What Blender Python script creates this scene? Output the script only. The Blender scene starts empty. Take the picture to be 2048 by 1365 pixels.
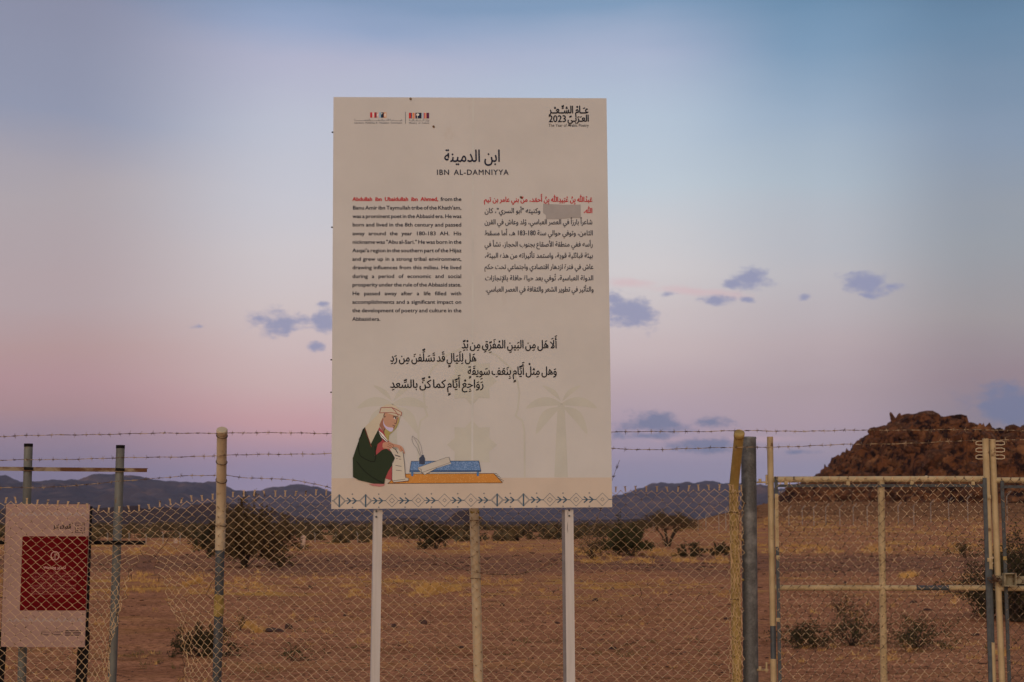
import bpy, math, random, unicodedata
import numpy as np
from mathutils import Vector

random.seed(7)
rng = np.random.default_rng(11)
SC = bpy.context.scene
COL = SC.collection

# ------------------------------------------------------------------ camera
F = 3186.0                       # focal length in photo pixels (2048 wide)
TH = math.atan(363.0 / F)        # upward pitch
EYE = 1.75
cam = bpy.data.cameras.new('camera')
cam.sensor_width = 36.0
cam.lens = F / 2048 * 36.0
cam.clip_start = 0.05
cam.clip_end = 40000
cam.dof.use_dof = True
cam.dof.focus_distance = 8.9
cam.dof.aperture_fstop = 7.1
camo = bpy.data.objects.new('camera', cam)
COL.objects.link(camo)
camo.location = (0, 0, EYE)
camo.rotation_euler = (math.pi / 2 + TH, 0, 0)
SC.camera = camo

def ray(px, py):
    u = (px - 1024.0) / F
    v = (682.5 - py) / F
    return np.array([u, math.cos(TH) - v * math.sin(TH), math.sin(TH) + v * math.cos(TH)])

def at(px, py, Y):               # surveyed point: where the sight line meets the plane y = Y
    d = ray(px, py)
    return np.array([0, 0, EYE]) + d * (Y / d[1])

def s2l(c):
    c = c / 255.0
    return c / 12.92 if c <= 0.04045 else ((c + 0.055) / 1.055) ** 2.4

def rgb(r, g, b, k=1.0):
    return (s2l(r) * k, s2l(g) * k, s2l(b) * k, 1.0)

# ------------------------------------------------------------------ world
SUN_EL = math.radians(4.0)
SUN_AZ = math.radians(200.0)     # compass bearing from +Y, behind the camera
W = bpy.data.worlds.new('World')
SC.world = W
W.use_nodes = True
nt = W.node_tree
nt.nodes.clear()
def N(t, **kw):
    n = nt.nodes.new(t)
    for k, v in kw.items():
        setattr(n, k, v)
    return n
def L(a, b):
    nt.links.new(a, b)
def M(op, a, b=None, c=None, clamp=False):
    n = N('ShaderNodeMath', operation=op, use_clamp=clamp)
    for i, x in enumerate((a, b, c)):
        if x is None: continue
        if isinstance(x, (int, float)): n.inputs[i].default_value = x
        else: L(x, n.inputs[i])
    return n.outputs[0]
def MR(x, a, b, c=0.0, d=1.0, smooth=False):
    n = N('ShaderNodeMapRange')
    n.interpolation_type = 'SMOOTHSTEP' if smooth else 'LINEAR'
    L(x, n.inputs['Value'])
    n.inputs['From Min'].default_value = a; n.inputs['From Max'].default_value = b
    n.inputs['To Min'].default_value = c; n.inputs['To Max'].default_value = d
    return n.outputs[0]
def RAMP(x, stops):
    n = N('ShaderNodeValToRGB')
    L(x, n.inputs[0])
    el = n.color_ramp.elements
    el[0].position, el[0].color = stops[0]
    el[1].position, el[1].color = stops[-1]
    for p, c in stops[1:-1]:
        e = el.new(p); e.color = c
    return n.outputs[0]
def MIX(f, a, b):
    n = N('ShaderNodeMix', data_type='RGBA')
    if isinstance(f, (int, float)): n.inputs[0].default_value = f
    else: L(f, n.inputs[0])
    for i, x in ((6, a), (7, b)):
        if isinstance(x, tuple): n.inputs[i].default_value = x
        else: L(x, n.inputs[i])
    return n.outputs[2]
tc = N('ShaderNodeTexCoord')
sep = N('ShaderNodeSeparateXYZ')
L(tc.outputs['Generated'], sep.inputs[0])
dx, dy, dz = sep.outputs
az = M('ARCTAN2', dx, dy)
el = M('ARCSINE', M('MAXIMUM', M('MINIMUM', dz, 1.0), -1.0))
big = N('ShaderNodeTexNoise')
mp = N('ShaderNodeMapping'); L(tc.outputs['Generated'], mp.inputs[0])
mp.inputs['Scale'].default_value = (1.6, 1.6, 7.0)
mp.inputs['Rotation'].default_value = (0.0, 0.22, 0.0)
L(mp.outputs[0], big.inputs['Vector'])
big.inputs['Scale'].default_value = 2.2; big.inputs['Detail'].default_value = 4
big.inputs['Roughness'].default_value = 0.5
# elevation in degrees, slightly stirred by wide soft streaks
eld = M('ADD', M('MULTIPLY', el, 57.2958), M('MULTIPLY', M('SUBTRACT', big.outputs[0], 0.5), 3.0))
t = MR(eld, -2.0, 38.0)
def E(py):                       # photo row -> ramp position
    a = math.degrees(TH + math.atan((682.5 - py) / F))
    return (a + 2.0) / 40.0
SKYTAB = [   # evening sky towards five bearings, lens vignette kept in the colours: (photo column, [(photo row, colour)...])
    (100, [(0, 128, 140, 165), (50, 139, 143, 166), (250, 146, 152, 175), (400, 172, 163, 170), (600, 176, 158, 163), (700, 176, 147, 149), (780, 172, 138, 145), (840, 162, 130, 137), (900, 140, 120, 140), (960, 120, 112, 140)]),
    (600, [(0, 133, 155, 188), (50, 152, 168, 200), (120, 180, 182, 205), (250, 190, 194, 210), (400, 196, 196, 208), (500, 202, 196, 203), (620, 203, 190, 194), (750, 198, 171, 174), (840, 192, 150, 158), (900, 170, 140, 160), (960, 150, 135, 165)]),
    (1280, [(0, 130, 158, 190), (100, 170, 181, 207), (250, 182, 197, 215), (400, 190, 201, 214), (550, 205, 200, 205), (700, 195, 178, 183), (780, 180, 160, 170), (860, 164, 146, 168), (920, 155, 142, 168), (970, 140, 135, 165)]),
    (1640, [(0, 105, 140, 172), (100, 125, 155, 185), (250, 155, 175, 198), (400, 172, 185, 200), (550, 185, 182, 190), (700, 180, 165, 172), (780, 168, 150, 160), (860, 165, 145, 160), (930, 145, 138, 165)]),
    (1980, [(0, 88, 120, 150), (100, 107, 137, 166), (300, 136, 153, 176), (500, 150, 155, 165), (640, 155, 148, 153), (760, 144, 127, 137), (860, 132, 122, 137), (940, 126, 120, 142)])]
def through_air(r):              # the sky stands behind a few kilometres of haze: brighter at its source
    f = float(np.interp(r[0], [0, 250, 400, 600, 700, 780, 840, 900, 970], [1.02, 1.05, 1.10, 1.15, 1.19, 1.25, 1.32, 1.36, 1.38]))
    c = rgb(*r[1:])
    return (c[0] * f, c[1] * (1 + (f - 1) * .95), c[2] * (1 + (f - 1) * .55), 1.0)
front = None
prev_az = None
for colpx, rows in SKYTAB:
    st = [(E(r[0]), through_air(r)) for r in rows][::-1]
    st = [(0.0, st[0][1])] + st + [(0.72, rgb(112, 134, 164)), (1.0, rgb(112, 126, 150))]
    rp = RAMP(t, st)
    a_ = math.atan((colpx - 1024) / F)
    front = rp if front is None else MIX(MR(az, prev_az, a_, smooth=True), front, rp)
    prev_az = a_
# clouds ------------------------------------------------------------------
cn = N('ShaderNodeTexNoise')
mp2 = N('ShaderNodeMapping'); L(tc.outputs['Generated'], mp2.inputs[0])
mp2.inputs['Scale'].default_value = (1.0, 1.0, 1.8)
L(mp2.outputs[0], cn.inputs['Vector'])
cn.inputs['Scale'].default_value = 55; cn.inputs['Detail'].default_value = 8; cn.inputs['Roughness'].default_value = 0.66
cnz = M('SUBTRACT', cn.outputs[0], 0.5)
def cloud(px, py, rx, ry, tilt=0.0, w=1.0):
    d = ray(px, py); a0 = math.atan2(d[0], d[1]); e0 = math.asin(d[2] / np.linalg.norm(d))
    xa = M('SUBTRACT', az, a0); ya = M('SUBTRACT', el, e0)
    xr = M('ADD', xa, M('MULTIPLY', ya, -tilt)); yr = M('ADD', ya, M('MULTIPLY', xa, tilt))
    x2 = M('MULTIPLY', xr, F / rx); y2 = M('MULTIPLY', yr, F / ry)
    dd = M('SQRT', M('ADD', M('MULTIPLY', x2, x2), M('MULTIPLY', y2, y2)))
    return M('SUBTRACT', w, dd)
def union(lst):
    m = lst[0]
    for q in lst[1:]: m = M('MAXIMUM', m, q)
    return m
dark = union([cloud(566, 645, 62, 27), cloud(522, 638, 30, 17), cloud(655, 643, 38, 24), cloud(643, 608, 16, 9, 0, .8),
              cloud(632, 694, 19, 13, 0, .85), cloud(398, 654, 20, 7, 0, .6), cloud(1246, 622, 66, 36, .22), cloud(1290, 632, 44, 15, .1),
              cloud(1505, 556, 42, 25), cloud(1468, 568, 24, 11), cloud(1428, 600, 34, 13, 0, .85), cloud(1336, 589, 24, 9, 0, .8),
              cloud(1500, 601, 20, 8, .2, .75), cloud(1606, 595, 17, 9, 0, .65), cloud(1735, 566, 44, 26, .25), cloud(1782, 573, 34, 11, 0, .9),
              cloud(1735, 592, 32, 9, .3, .7)])
pale = union([cloud(2022, 812, 72, 36, .25, 1.25), cloud(1312, 846, 76, 23, .05), cloud(1418, 846, 50, 17, .1, .85), cloud(1290, 872, 70, 10, 0, .9),
              cloud(1418, 889, 85, 17, 0, .95), cloud(1600, 904, 60, 8, 0, .6)])
mask1 = MR(M('ADD', dark, M('MULTIPLY', cnz, 3.4)), -0.25, 0.75, smooth=True)
mask2 = MR(M('ADD', pale, M('MULTIPLY', cnz, 3.2)), -0.28, 0.70, smooth=True)
pink = union([cloud(1390, 583, 150, 13, .09), cloud(1260, 566, 90, 14, .05), cloud(1440, 880, 230, 10, 0)])
maskp = MR(M('ADD', pink, M('MULTIPLY', cnz, 1.6)), 0.0, 0.9, smooth=True)
front = MIX(M('MULTIPLY', maskp, 0.5), front, rgb(222, 184, 188))
front = MIX(M('MULTIPLY', mask2, 0.85), front, rgb(120, 128, 158))
front = MIX(M('MULTIPLY', mask1, 0.85), front, rgb(146, 150, 182))
# the western half of the sky, where the sun has just gone down
rampW = RAMP(MR(el, -0.05, 1.45), [(0.0, rgb(222, 150, 108)), (0.10, rgb(255, 204, 150)), (0.25, rgb(240, 204, 172)),
                 (0.5, rgb(190, 180, 180)), (0.8, rgb(130, 138, 156)), (1.0, rgb(112, 126, 150))])
back = MR(dy, 0.35, -0.75, smooth=True)
grad = MIX(back, front, rampW)
sky = N('ShaderNodeTexSky', sky_type='NISHITA')
sky.sun_disc = False
sky.sun_elevation = SUN_EL
sky.sun_rotation = SUN_AZ
sky.air_density = 1.2
sky.dust_density = 2.0
bg1 = N('ShaderNodeBackground'); L(grad, bg1.inputs[0]); bg1.inputs[1].default_value = 1.0
bg2 = N('ShaderNodeBackground'); L(sky.outputs[0], bg2.inputs[0]); bg2.inputs[1].default_value = 0.05
# the Nishita glow only belongs to the sunset half
fm = N('ShaderNodeMixShader'); L(M('MULTIPLY', back, 1.0), fm.inputs[0])
blk = N('ShaderNodeBackground'); blk.inputs[1].default_value = 0.0
L(blk.outputs[0], fm.inputs[1]); L(bg2.outputs[0], fm.inputs[2])
add = N('ShaderNodeAddShader'); L(bg1.outputs[0], add.inputs[0]); L(fm.outputs[0], add.inputs[1])
out = N('ShaderNodeOutputWorld'); L(add.outputs[0], out.inputs[0])

sl = bpy.data.lights.new('sun', 'SUN')
sl.energy = 0.72
sl.angle = math.radians(35)
sl.color = (1.0, 0.97, 0.93)
so = bpy.data.objects.new('sun', sl)
COL.objects.link(so)
sdir = Vector((math.sin(SUN_AZ) * math.cos(math.radians(16)), math.cos(SUN_AZ) * math.cos(math.radians(16)), math.sin(math.radians(16))))
so.rotation_euler = sdir.to_track_quat('Z', 'Y').to_euler()

SC.view_settings.view_transform = 'Standard'
SC.view_settings.look = 'None'
SC.view_settings.exposure = 0.0
SC.view_settings.gamma = 1.0
SC.view_settings.use_curve_mapping = False
SC.render.engine = 'CYCLES'
SC.cycles.max_bounces = 6
SC.cycles.volume_bounces = 0
SC.cycles.transparent_max_bounces = 8
SC.cycles.use_denoising = True

# ------------------------------------------------------------------ helpers
def hash2(ix, iy, seed):
    h = (ix.astype(np.int64) * 374761393 + iy.astype(np.int64) * 668265263 + seed * 1442695041) & 0xffffffff
    h = ((h ^ (h >> 13)) * 1274126177) & 0xffffffff
    h = h ^ (h >> 16)
    return (h & 0xffff) / 65535.0
def vnoise(x, y, seed=0):
    ix = np.floor(x); iy = np.floor(y)
    fx = x - ix; fy = y - iy
    fx = fx * fx * (3 - 2 * fx); fy = fy * fy * (3 - 2 * fy)
    a = hash2(ix, iy, seed); b = hash2(ix + 1, iy, seed)
    c = hash2(ix, iy + 1, seed); d = hash2(ix + 1, iy + 1, seed)
    return (a * (1 - fx) + b * fx) * (1 - fy) + (c * (1 - fx) + d * fx) * fy - 0.5
def fbm(x, y, octs=4, seed=0, gain=0.5, ridged=False):
    s = 0; a = 1.0
    for o in range(octs):
        n = vnoise(x * 2 ** o + 17.3 * o, y * 2 ** o - 9.1 * o, seed + o)
        if ridged: n = 0.5 - 2 * np.abs(n)
        s = s + a * n; a *= gain
    return s
def sstep(a, b, x):
    t = np.clip((x - a) / (b - a), 0, 1)
    return t * t * (3 - 2 * t)

class MB:
    """collects shapes, then links them as one mesh object"""
    def __init__(s): s.v = []; s.f = []; s.m = []; s.n = 0
    def add(s, v, f, mi=0):
        v = np.asarray(v, float).reshape(-1, 3)
        s.v.append(v)
        s.f.append((np.asarray(f, int) + s.n)); s.m.append(mi); s.n += len(v)
    def quadbox(s, P, mi=0):      # 8 corners: 0-3 back ring, 4-7 front ring
        s.add(P, [(0, 1, 2, 3), (7, 6, 5, 4), (0, 4, 5, 1), (1, 5, 6, 2), (2, 6, 7, 3), (3, 7, 4, 0)], mi)
    def box(s, c, hx, hy, hz, yaw=0, mi=0):
        cs, sn = math.cos(yaw), math.sin(yaw)
        P = []
        for z in (-hz, hz):
            for x, y in ((-hx, -hy), (hx, -hy), (hx, hy), (-hx, hy)):
                P.append((c[0] + x * cs - y * sn, c[1] + x * sn + y * cs, c[2] + z))
        s.add(P, [(3, 2, 1, 0), (4, 5, 6, 7), (0, 1, 5, 4), (1, 2, 6, 5), (2, 3, 7, 6), (3, 0, 4, 7)], mi)
    def bar(s, a, b, w, d, ref=(0, 1, 0), mi=0):   # rectangular bar a->b, width across, d along ref
        a = np.array(a, float); b = np.array(b, float)
        t = (b - a) / np.linalg.norm(b - a); r = np.array(ref, float)
        r = r - t * r.dot(t); r /= np.linalg.norm(r); q = np.cross(t, r)
        P = []
        for e in (a, b):
            for i, j in ((-1, -1), (1, -1), (1, 1), (-1, 1)):
                P.append(e + q * i * w / 2 + r * j * d / 2)
        s.add(P, [(3, 2, 1, 0), (4, 5, 6, 7), (0, 1, 5, 4), (1, 2, 6, 5), (2, 3, 7, 6), (3, 0, 4, 7)], mi)
    def tube(s, pts, r, sides=4, mi=0, cap=True, jag=0.0):
        p = np.asarray(pts, float); n = len(p)
        t = np.empty_like(p); t[1:-1] = p[2:] - p[:-2]; t[0] = p[1] - p[0]; t[-1] = p[-1] - p[-2]
        t /= np.maximum(np.linalg.norm(t, axis=1, keepdims=True), 1e-9)
        mt = np.abs(t).mean(0)
        ref = np.eye(3)[np.argmin(mt)]
        u = np.cross(t, ref); u /= np.maximum(np.linalg.norm(u, axis=1, keepdims=True), 1e-9)
        w = np.cross(t, u)
        a = np.arange(sides) * 2 * math.pi / sides + math.pi / sides
        r = np.broadcast_to(np.asarray(r, float), (n,))
        v = p[:, None, :] + (u[:, None, :] * np.cos(a)[None, :, None] + w[:, None, :] * np.sin(a)[None, :, None]) * r[:, None, None]
        if jag:
            v[0] += t[0] * (rng.random(sides)[:, None] - .5) * 2 * jag
            v[-1] += t[-1] * (rng.random(sides)[:, None] - .5) * 2 * jag
        i = np.arange(n - 1)[:, None] * sides; j = np.arange(sides)[None, :]; j2 = (j + 1) % sides
        f = np.stack([i + j, i + j2, i + sides + j2, i + sides + j], -1).reshape(-1, 4)
        s.add(v.reshape(-1, 3), f, mi)
        if cap and sides > 3:
            k = s.n; vv = np.concatenate([v[0], v[-1], [p[0], p[-1]]])
            s.v.append(vv); s.n += len(vv); c0 = k + 2 * sides; c1 = c0 + 1
            fa = [(k + q, c0, k + (q + 1) % sides) for q in range(sides)]
            e = k + sides
            fa += [(e + (q + 1) % sides, c1, e + q) for q in range(sides)]
            s.f.append(np.array(fa)); s.m.append(mi)
    def build(s, name, mats, parent=None, smooth=False, origin=None):
        me = bpy.data.meshes.new(name)
        v = np.concatenate(s.v) if s.v else np.zeros((0, 3))
        if origin is not None: v = v - np.asarray(origin)
        nf = sum(len(f) for f in s.f)
        me.vertices.add(len(v)); me.vertices.foreach_set('co', v.astype(np.float32).ravel())
        lt = np.concatenate([np.full(len(f), f.shape[1]) for f in s.f])
        li = np.concatenate([f.ravel() for f in s.f])
        mi = np.concatenate([np.full(len(f), m) for f, m in zip(s.f, s.m)])
        me.loops.add(len(li)); me.loops.foreach_set('vertex_index', li.astype(np.int32))
        me.polygons.add(nf)
        ls = np.concatenate([[0], np.cumsum(lt)[:-1]])
        me.polygons.foreach_set('loop_start', ls.astype(np.int32))
        me.polygons.foreach_set('loop_total', lt.astype(np.int32))
        me.polygons.foreach_set('material_index', mi.astype(np.int32))
        me.polygons.foreach_set('use_smooth', np.full(nf, bool(smooth)))
        me.update(calc_edges=True); me.validate()
        for m in (mats if isinstance(mats, (list, tuple)) else [mats]): me.materials.append(m)
        o = bpy.data.objects.new(name, me); COL.objects.link(o)
        if origin is not None and parent is None: o.location = origin
        if parent is not None: o.parent = parent
        return o

def grid_faces(nu, nv):
    i = np.arange(nu - 1)[:, None] * nv; j = np.arange(nv - 1)[None, :]
    return np.stack([i + j, i + nv + j, i + nv + j + 1, i + j + 1], -1).reshape(-1, 4)

def thing(name, label, cat, loc, group=None):
    o = bpy.data.objects.new(name, None); COL.objects.link(o)
    o.empty_display_size = 0.2
    o.location = loc; o['label'] = label; o['category'] = cat
    if group: o['group'] = group
    return o
def tag(o, label, cat, group=None):
    o['label'] = label; o['category'] = cat
    if group: o['group'] = group
    return o

# materials ---------------------------------------------------------------
def mat(name, c1, c2=None, scale=8.0, detail=6.0, lo=0.35, hi=0.65, rough=0.8, metal=0.0, bump=0.0, bscale=None,
        c3=None, s3=3.0, lo3=0.55, hi3=0.7, stretch=(1, 1, 1), bdist=0.02, spec=None, coord='Position'):
    m = bpy.data.materials.new(name); m.use_nodes = True
    t = m.node_tree; b = t.nodes['Principled BSDF']
    b.inputs['Roughness'].default_value = rough; b.inputs['Metallic'].default_value = metal
    b.inputs['Specular IOR Level'].default_value = .22 if spec is None else spec
    b.inputs['Base Color'].default_value = c1
    geo = t.nodes.new('ShaderNodeNewGeometry')
    mp = t.nodes.new('ShaderNodeMapping'); mp.inputs['Scale'].default_value = stretch
    t.links.new(geo.outputs['Position'], mp.inputs[0])
    def nz(sc, det, ro=0.6):
        n = t.nodes.new('ShaderNodeTexNoise'); n.inputs['Scale'].default_value = sc
        n.inputs['Detail'].default_value = det; n.inputs['Roughness'].default_value = ro
        t.links.new(mp.outputs[0], n.inputs['Vector']); return n.outputs[0]
    def mr(x, a, bb):
        n = t.nodes.new('ShaderNodeMapRange'); n.inputs['From Min'].default_value = a; n.inputs['From Max'].default_value = bb
        t.links.new(x, n.inputs['Value']); return n.outputs[0]
    cur = None
    if c2 is not None:
        mx = t.nodes.new('ShaderNodeMix'); mx.data_type = 'RGBA'
        mx.inputs[6].default_value = c1; mx.inputs[7].default_value = c2
        t.links.new(mr(nz(scale, detail), lo, hi), mx.inputs[0]); cur = mx.outputs[2]
    if c3 is not None:
        mx = t.nodes.new('ShaderNodeMix'); mx.data_type = 'RGBA'
        t.links.new(cur, mx.inputs[6]); mx.inputs[7].default_value = c3
        t.links.new(mr(nz(s3, 5), lo3, hi3), mx.inputs[0]); cur = mx.outputs[2]
    if cur is not None: t.links.new(cur, b.inputs['Base Color'])
    if bump:
        bp = t.nodes.new('ShaderNodeBump'); bp.inputs['Strength'].default_value = bump
        bp.inputs['Distance'].default_value = bdist
        t.links.new(nz(bscale or scale * 3, 8), bp.inputs['Height']); t.links.new(bp.outputs[0], b.inputs['Normal'])
    return m
def C(r, g, b): return (r, g, b, 1.0)
CREAM = mat('cream_paint', C(.52, .41, .24), C(.40, .30, .16), 9, rough=.55, c3=C(.17, .10, .05), s3=11, lo3=.61, hi3=.68)
CREAM_L = mat('pale_cream_paint', C(.60, .50, .34), C(.47, .38, .25), 7, rough=.5, c3=C(.24, .16, .09), s3=14, lo3=.61, hi3=.70)
YELLOW = mat('yellowed_paint', C(.46, .33, .12), C(.34, .24, .08), 12, rough=.6, c3=C(.22, .13, .05), s3=25, lo3=.62, hi3=.72)
FOAM = mat('yellow_crumbling_sleeve', C(.42, .31, .10), C(.25, .17, .05), 30, rough=.9, bump=.5, bdist=.01)
GALV = mat('galvanised_steel', C(.14, .145, .145), C(.085, .088, .09), 90, lo=.3, hi=.7, rough=.55, metal=.35, c3=C(.28, .29, .29), s3=9, lo3=.5, hi3=.75)
STEEL = mat('grey_bare_steel', C(.10, .115, .125), C(.07, .08, .09), 30, rough=.55, metal=.3, c3=C(.14, .08, .05), s3=12, lo3=.64, hi3=.74)
GREYPOLE = mat('weathered_grey_pole', C(.20, .21, .19), C(.13, .135, .13), 14, rough=.6, metal=.2, c3=C(.20, .12, .06), s3=18, lo3=.62, hi3=.72, stretch=(1, 1, .4))
BLACK = mat('black_paint', C(.008, .007, .007), C(.014, .012, .011), 20, rough=.8, spec=.1)
RUST = mat('rusty_pale_angle_iron', C(.30, .24, .16), C(.12, .055, .025), 16, lo=.42, hi=.56, rough=.8, stretch=(.5, 1, 1))
DKRUST = mat('dark_rusty_wire', C(.055, .030, .020), C(.16, .10, .06), 45, lo=.45, hi=.65, rough=.8)
WIRE = mat('cream_coated_mesh_wire', C(.72, .52, .30), C(.53, .37, .20), 30, rough=.5, c3=C(.10, .05, .025), s3=34, lo3=.57, hi3=.64)
WIREG = mat('gate_mesh_wire', C(.80, .57, .33), C(.60, .41, .23), 26, rough=.5, c3=C(.05, .03, .022), s3=42, lo3=.50, hi3=.56)
LEG = mat('white_painted_leg', C(.56, .54, .53), C(.50, .48, .46), 25, rough=.5, c3=C(.10, .09, .09), s3=16, lo3=.655, hi3=.68, stretch=(3, 1, .16))
LEG_SHADED = mat('shaded_leg_side', C(.22, .20, .21), C(.17, .155, .16), 20, rough=.6)  # leg paint darkened: the shade of the side face is in the colour

# ------------------------------------------------------------------ terrain
def ground_z(x, y):
    u = x / np.maximum(y, 25.0)
    s = sstep(0.085, 0.175, u) * sstep(95, 290, y) * 4.3
    s = s + 0.9 * sstep(70, 200, y) * sstep(0.02, .12, u)
    r = sstep(12, 20, y) * (1 - sstep(900, 1600, y))
    b = fbm(x * .22, y * .35, 4, 3) * .10 * sstep(14, 30, y) + fbm(x * 1.3, y * 1.9, 3, 8) * .045 * (1 - sstep(60, 110, y))
    b = b + fbm(x * .05, y * .09, 3, 5) * .45 * sstep(60, 140, y)
    far = fbm(x * .006, y * .006, 3, 21) * 2.0 * sstep(300, 900, y)
    return s * (1 - .0 * y) + b * r + far - .002 * np.maximum(np.minimum(y, 900) - 60, 0) * .0
def spaced(lo, hi, n, k, c=0.0):
    a = math.asinh((lo - c) / k); b = math.asinh((hi - c) / k)
    return c + k * np.sinh(np.linspace(a, b, n))
gx = spaced(-11000, 11000, 520, 9.0)
gy = spaced(-9000, 13000, 760, 9.0, 22.0)
X, Y = np.meshgrid(gx, gy, indexing='ij')
Z = ground_z(X, Y)
mb = MB(); mb.add(np.stack([X, Y, Z], -1), grid_faces(len(gx), len(gy)))

def ground_mat():
    m = bpy.data.materials.new('desert_ground'); m.use_nodes = True
    t = m.node_tree; b = t.nodes['Principled BSDF']; b.inputs['Roughness'].default_value = .95
    b.inputs['Specular IOR Level'].default_value = 0.0
    geo = t.nodes.new('ShaderNodeNewGeometry')
    def mapping(s):
        n = t.nodes.new('ShaderNodeMapping'); n.inputs['Scale'].default_value = s
        t.links.new(geo.outputs['Position'], n.inputs[0]); return n.outputs[0]
    def nz(v, sc, det=6, ro=.6):
        n = t.nodes.new('ShaderNodeTexNoise'); n.inputs['Scale'].default_value = sc; n.inputs['Detail'].default_value = det
        n.inputs['Roughness'].default_value = ro; t.links.new(v, n.inputs['Vector']); return n.outputs[0]
    def mr(x, a, c, lo=0., hi=1., sm=False):
        n = t.nodes.new('ShaderNodeMapRange'); n.inputs['From Min'].default_value = a; n.inputs['From Max'].default_value = c
        n.inputs['To Min'].default_value = lo; n.inputs['To Max'].default_value = hi
        if sm: n.interpolation_type = 'SMOOTHSTEP'
        t.links.new(x, n.inputs['Value']); return n.outputs[0]
    def ma(op, x, y):
        n = t.nodes.new('ShaderNodeMath'); n.operation = op
        for i, q in enumerate((x, y)):
            if isinstance(q, (int, float)): n.inputs[i].default_value = q
            else: t.links.new(q, n.inputs[i])
        return n.outputs[0]
    def mix(f, a, c):
        n = t.nodes.new('ShaderNodeMix'); n.data_type = 'RGBA'; t.links.new(f, n.inputs[0])
        for i, q in ((6, a), (7, c)):
            if isinstance(q, tuple): n.inputs[i].default_value = q
            else: t.links.new(q, n.inputs[i])
        return n.outputs[2]
    one = mapping((1, 1, 1)); st = mapping((.35, 1, 1))
    sepn = t.nodes.new('ShaderNodeSeparateXYZ'); t.links.new(geo.outputs['Position'], sepn.inputs[0])
    px, py, pz = sepn.outputs
    base = mix(mr(nz(st, .7, 8), .35, .65), C(.64, .285, .150), C(.46, .195, .100))
    base = mix(mr(nz(one, 9, 8, .75), .45, .66), base, C(.13, .048, .022))
    base = mix(mr(nz(mapping((.4, 1, 1)), 2.2, 9, .8), .52, .66), base, C(.20, .085, .042))
    base = mix(mr(nz(one, 26, 6, .75), .60, .74), base, C(.60, .34, .21))
    wob = ma('MULTIPLY', ma('SUBTRACT', nz(mapping((.5, .05, 1)), .6, 6), .5), 2.0)
    yy = ma('ADD', py, ma('MULTIPLY', wob, 16.0))
    # dark gravel strip in the middle distance
    g = ma('MULTIPLY', mr(yy, 52, 60, sm=True), mr(yy, 92, 80, sm=True))
    g = ma('MULTIPLY', g, mr(nz(st, .9, 8, .7), .38, .55))
    gravel = mix(mr(nz(one, 5, 8, .75), .4, .6), C(.36, .18, .12), C(.08, .040, .032))
    base = mix(ma('MULTIPLY', g, .85), base, gravel)
    # straw litter: strips of dry grass remains
    gr = mr(nz(mapping((.5, 1.1, 1)), .42, 8, .7), .51, .63)
    band = ma('MAXIMUM', ma('MULTIPLY', mr(yy, 34, 40, sm=True), mr(yy, 54, 48, sm=True)), ma('MULTIPLY', mr(yy, 84, 95, sm=True), mr(yy, 330, 200, sm=True)))
    straw = mix(mr(nz(one, 14, 6, .7), .4, .62), C(.70, .38, .10), C(.42, .20, .055))
    base = mix(ma('MULTIPLY', gr, ma('ADD', ma('MULTIPLY', band, .85), .2)), base, straw)
    # farther plain: greyer and scrubbier
    far = mix(mr(nz(one, .02, 6), .4, .6), C(.20, .12, .055), C(.28, .15, .08))
    base = mix(mr(py, 240, 520, 0, .9), base, far)
    # slope under the rock hill
    sl_ = mr(pz, .9, 3.0, sm=True)
    slope = mix(mr(nz(one, .7, 8, .7), .38, .62), C(.35, .17, .078), C(.17, .075, .038))
    base = mix(sl_, base, slope)
    t.links.new(base, b.inputs['Base Color'])
    h = ma('ADD', ma('MULTIPLY', nz(one, 7, 8, .7), .05), ma('MULTIPLY', nz(one, 35, 5, .7), .015))
    bp = t.nodes.new('ShaderNodeBump'); bp.inputs['Strength'].default_value = 1.0; bp.inputs['Distance'].default_value = 1.0
    t.links.new(h, bp.inputs['Height']); t.links.new(bp.outputs[0], b.inputs['Normal'])
    return m
ground = mb.build('ground', ground_mat(), smooth=True); ground['kind'] = 'structure'

def gz(x, y): return float(ground_z(np.array([x], float), np.array([y], float))[0])
_YS = 3.0 * 1.012 ** np.arange(530)
def on_ground(px, py):            # where the sight line of a photo pixel meets the ground
    d = ray(px, py)
    f = EYE + d[2] / d[1] * _YS - ground_z(d[0] / d[1] * _YS, _YS)
    k = np.nonzero(f < 0)[0]; k = int(k[0]) if len(k) else len(_YS) - 1
    y = _YS[k - 1] + (_YS[k] - _YS[k - 1]) * f[k - 1] / (f[k - 1] - f[k])
    return np.array([d[0] / d[1] * y, y, EYE + d[2] / d[1] * y])

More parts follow.
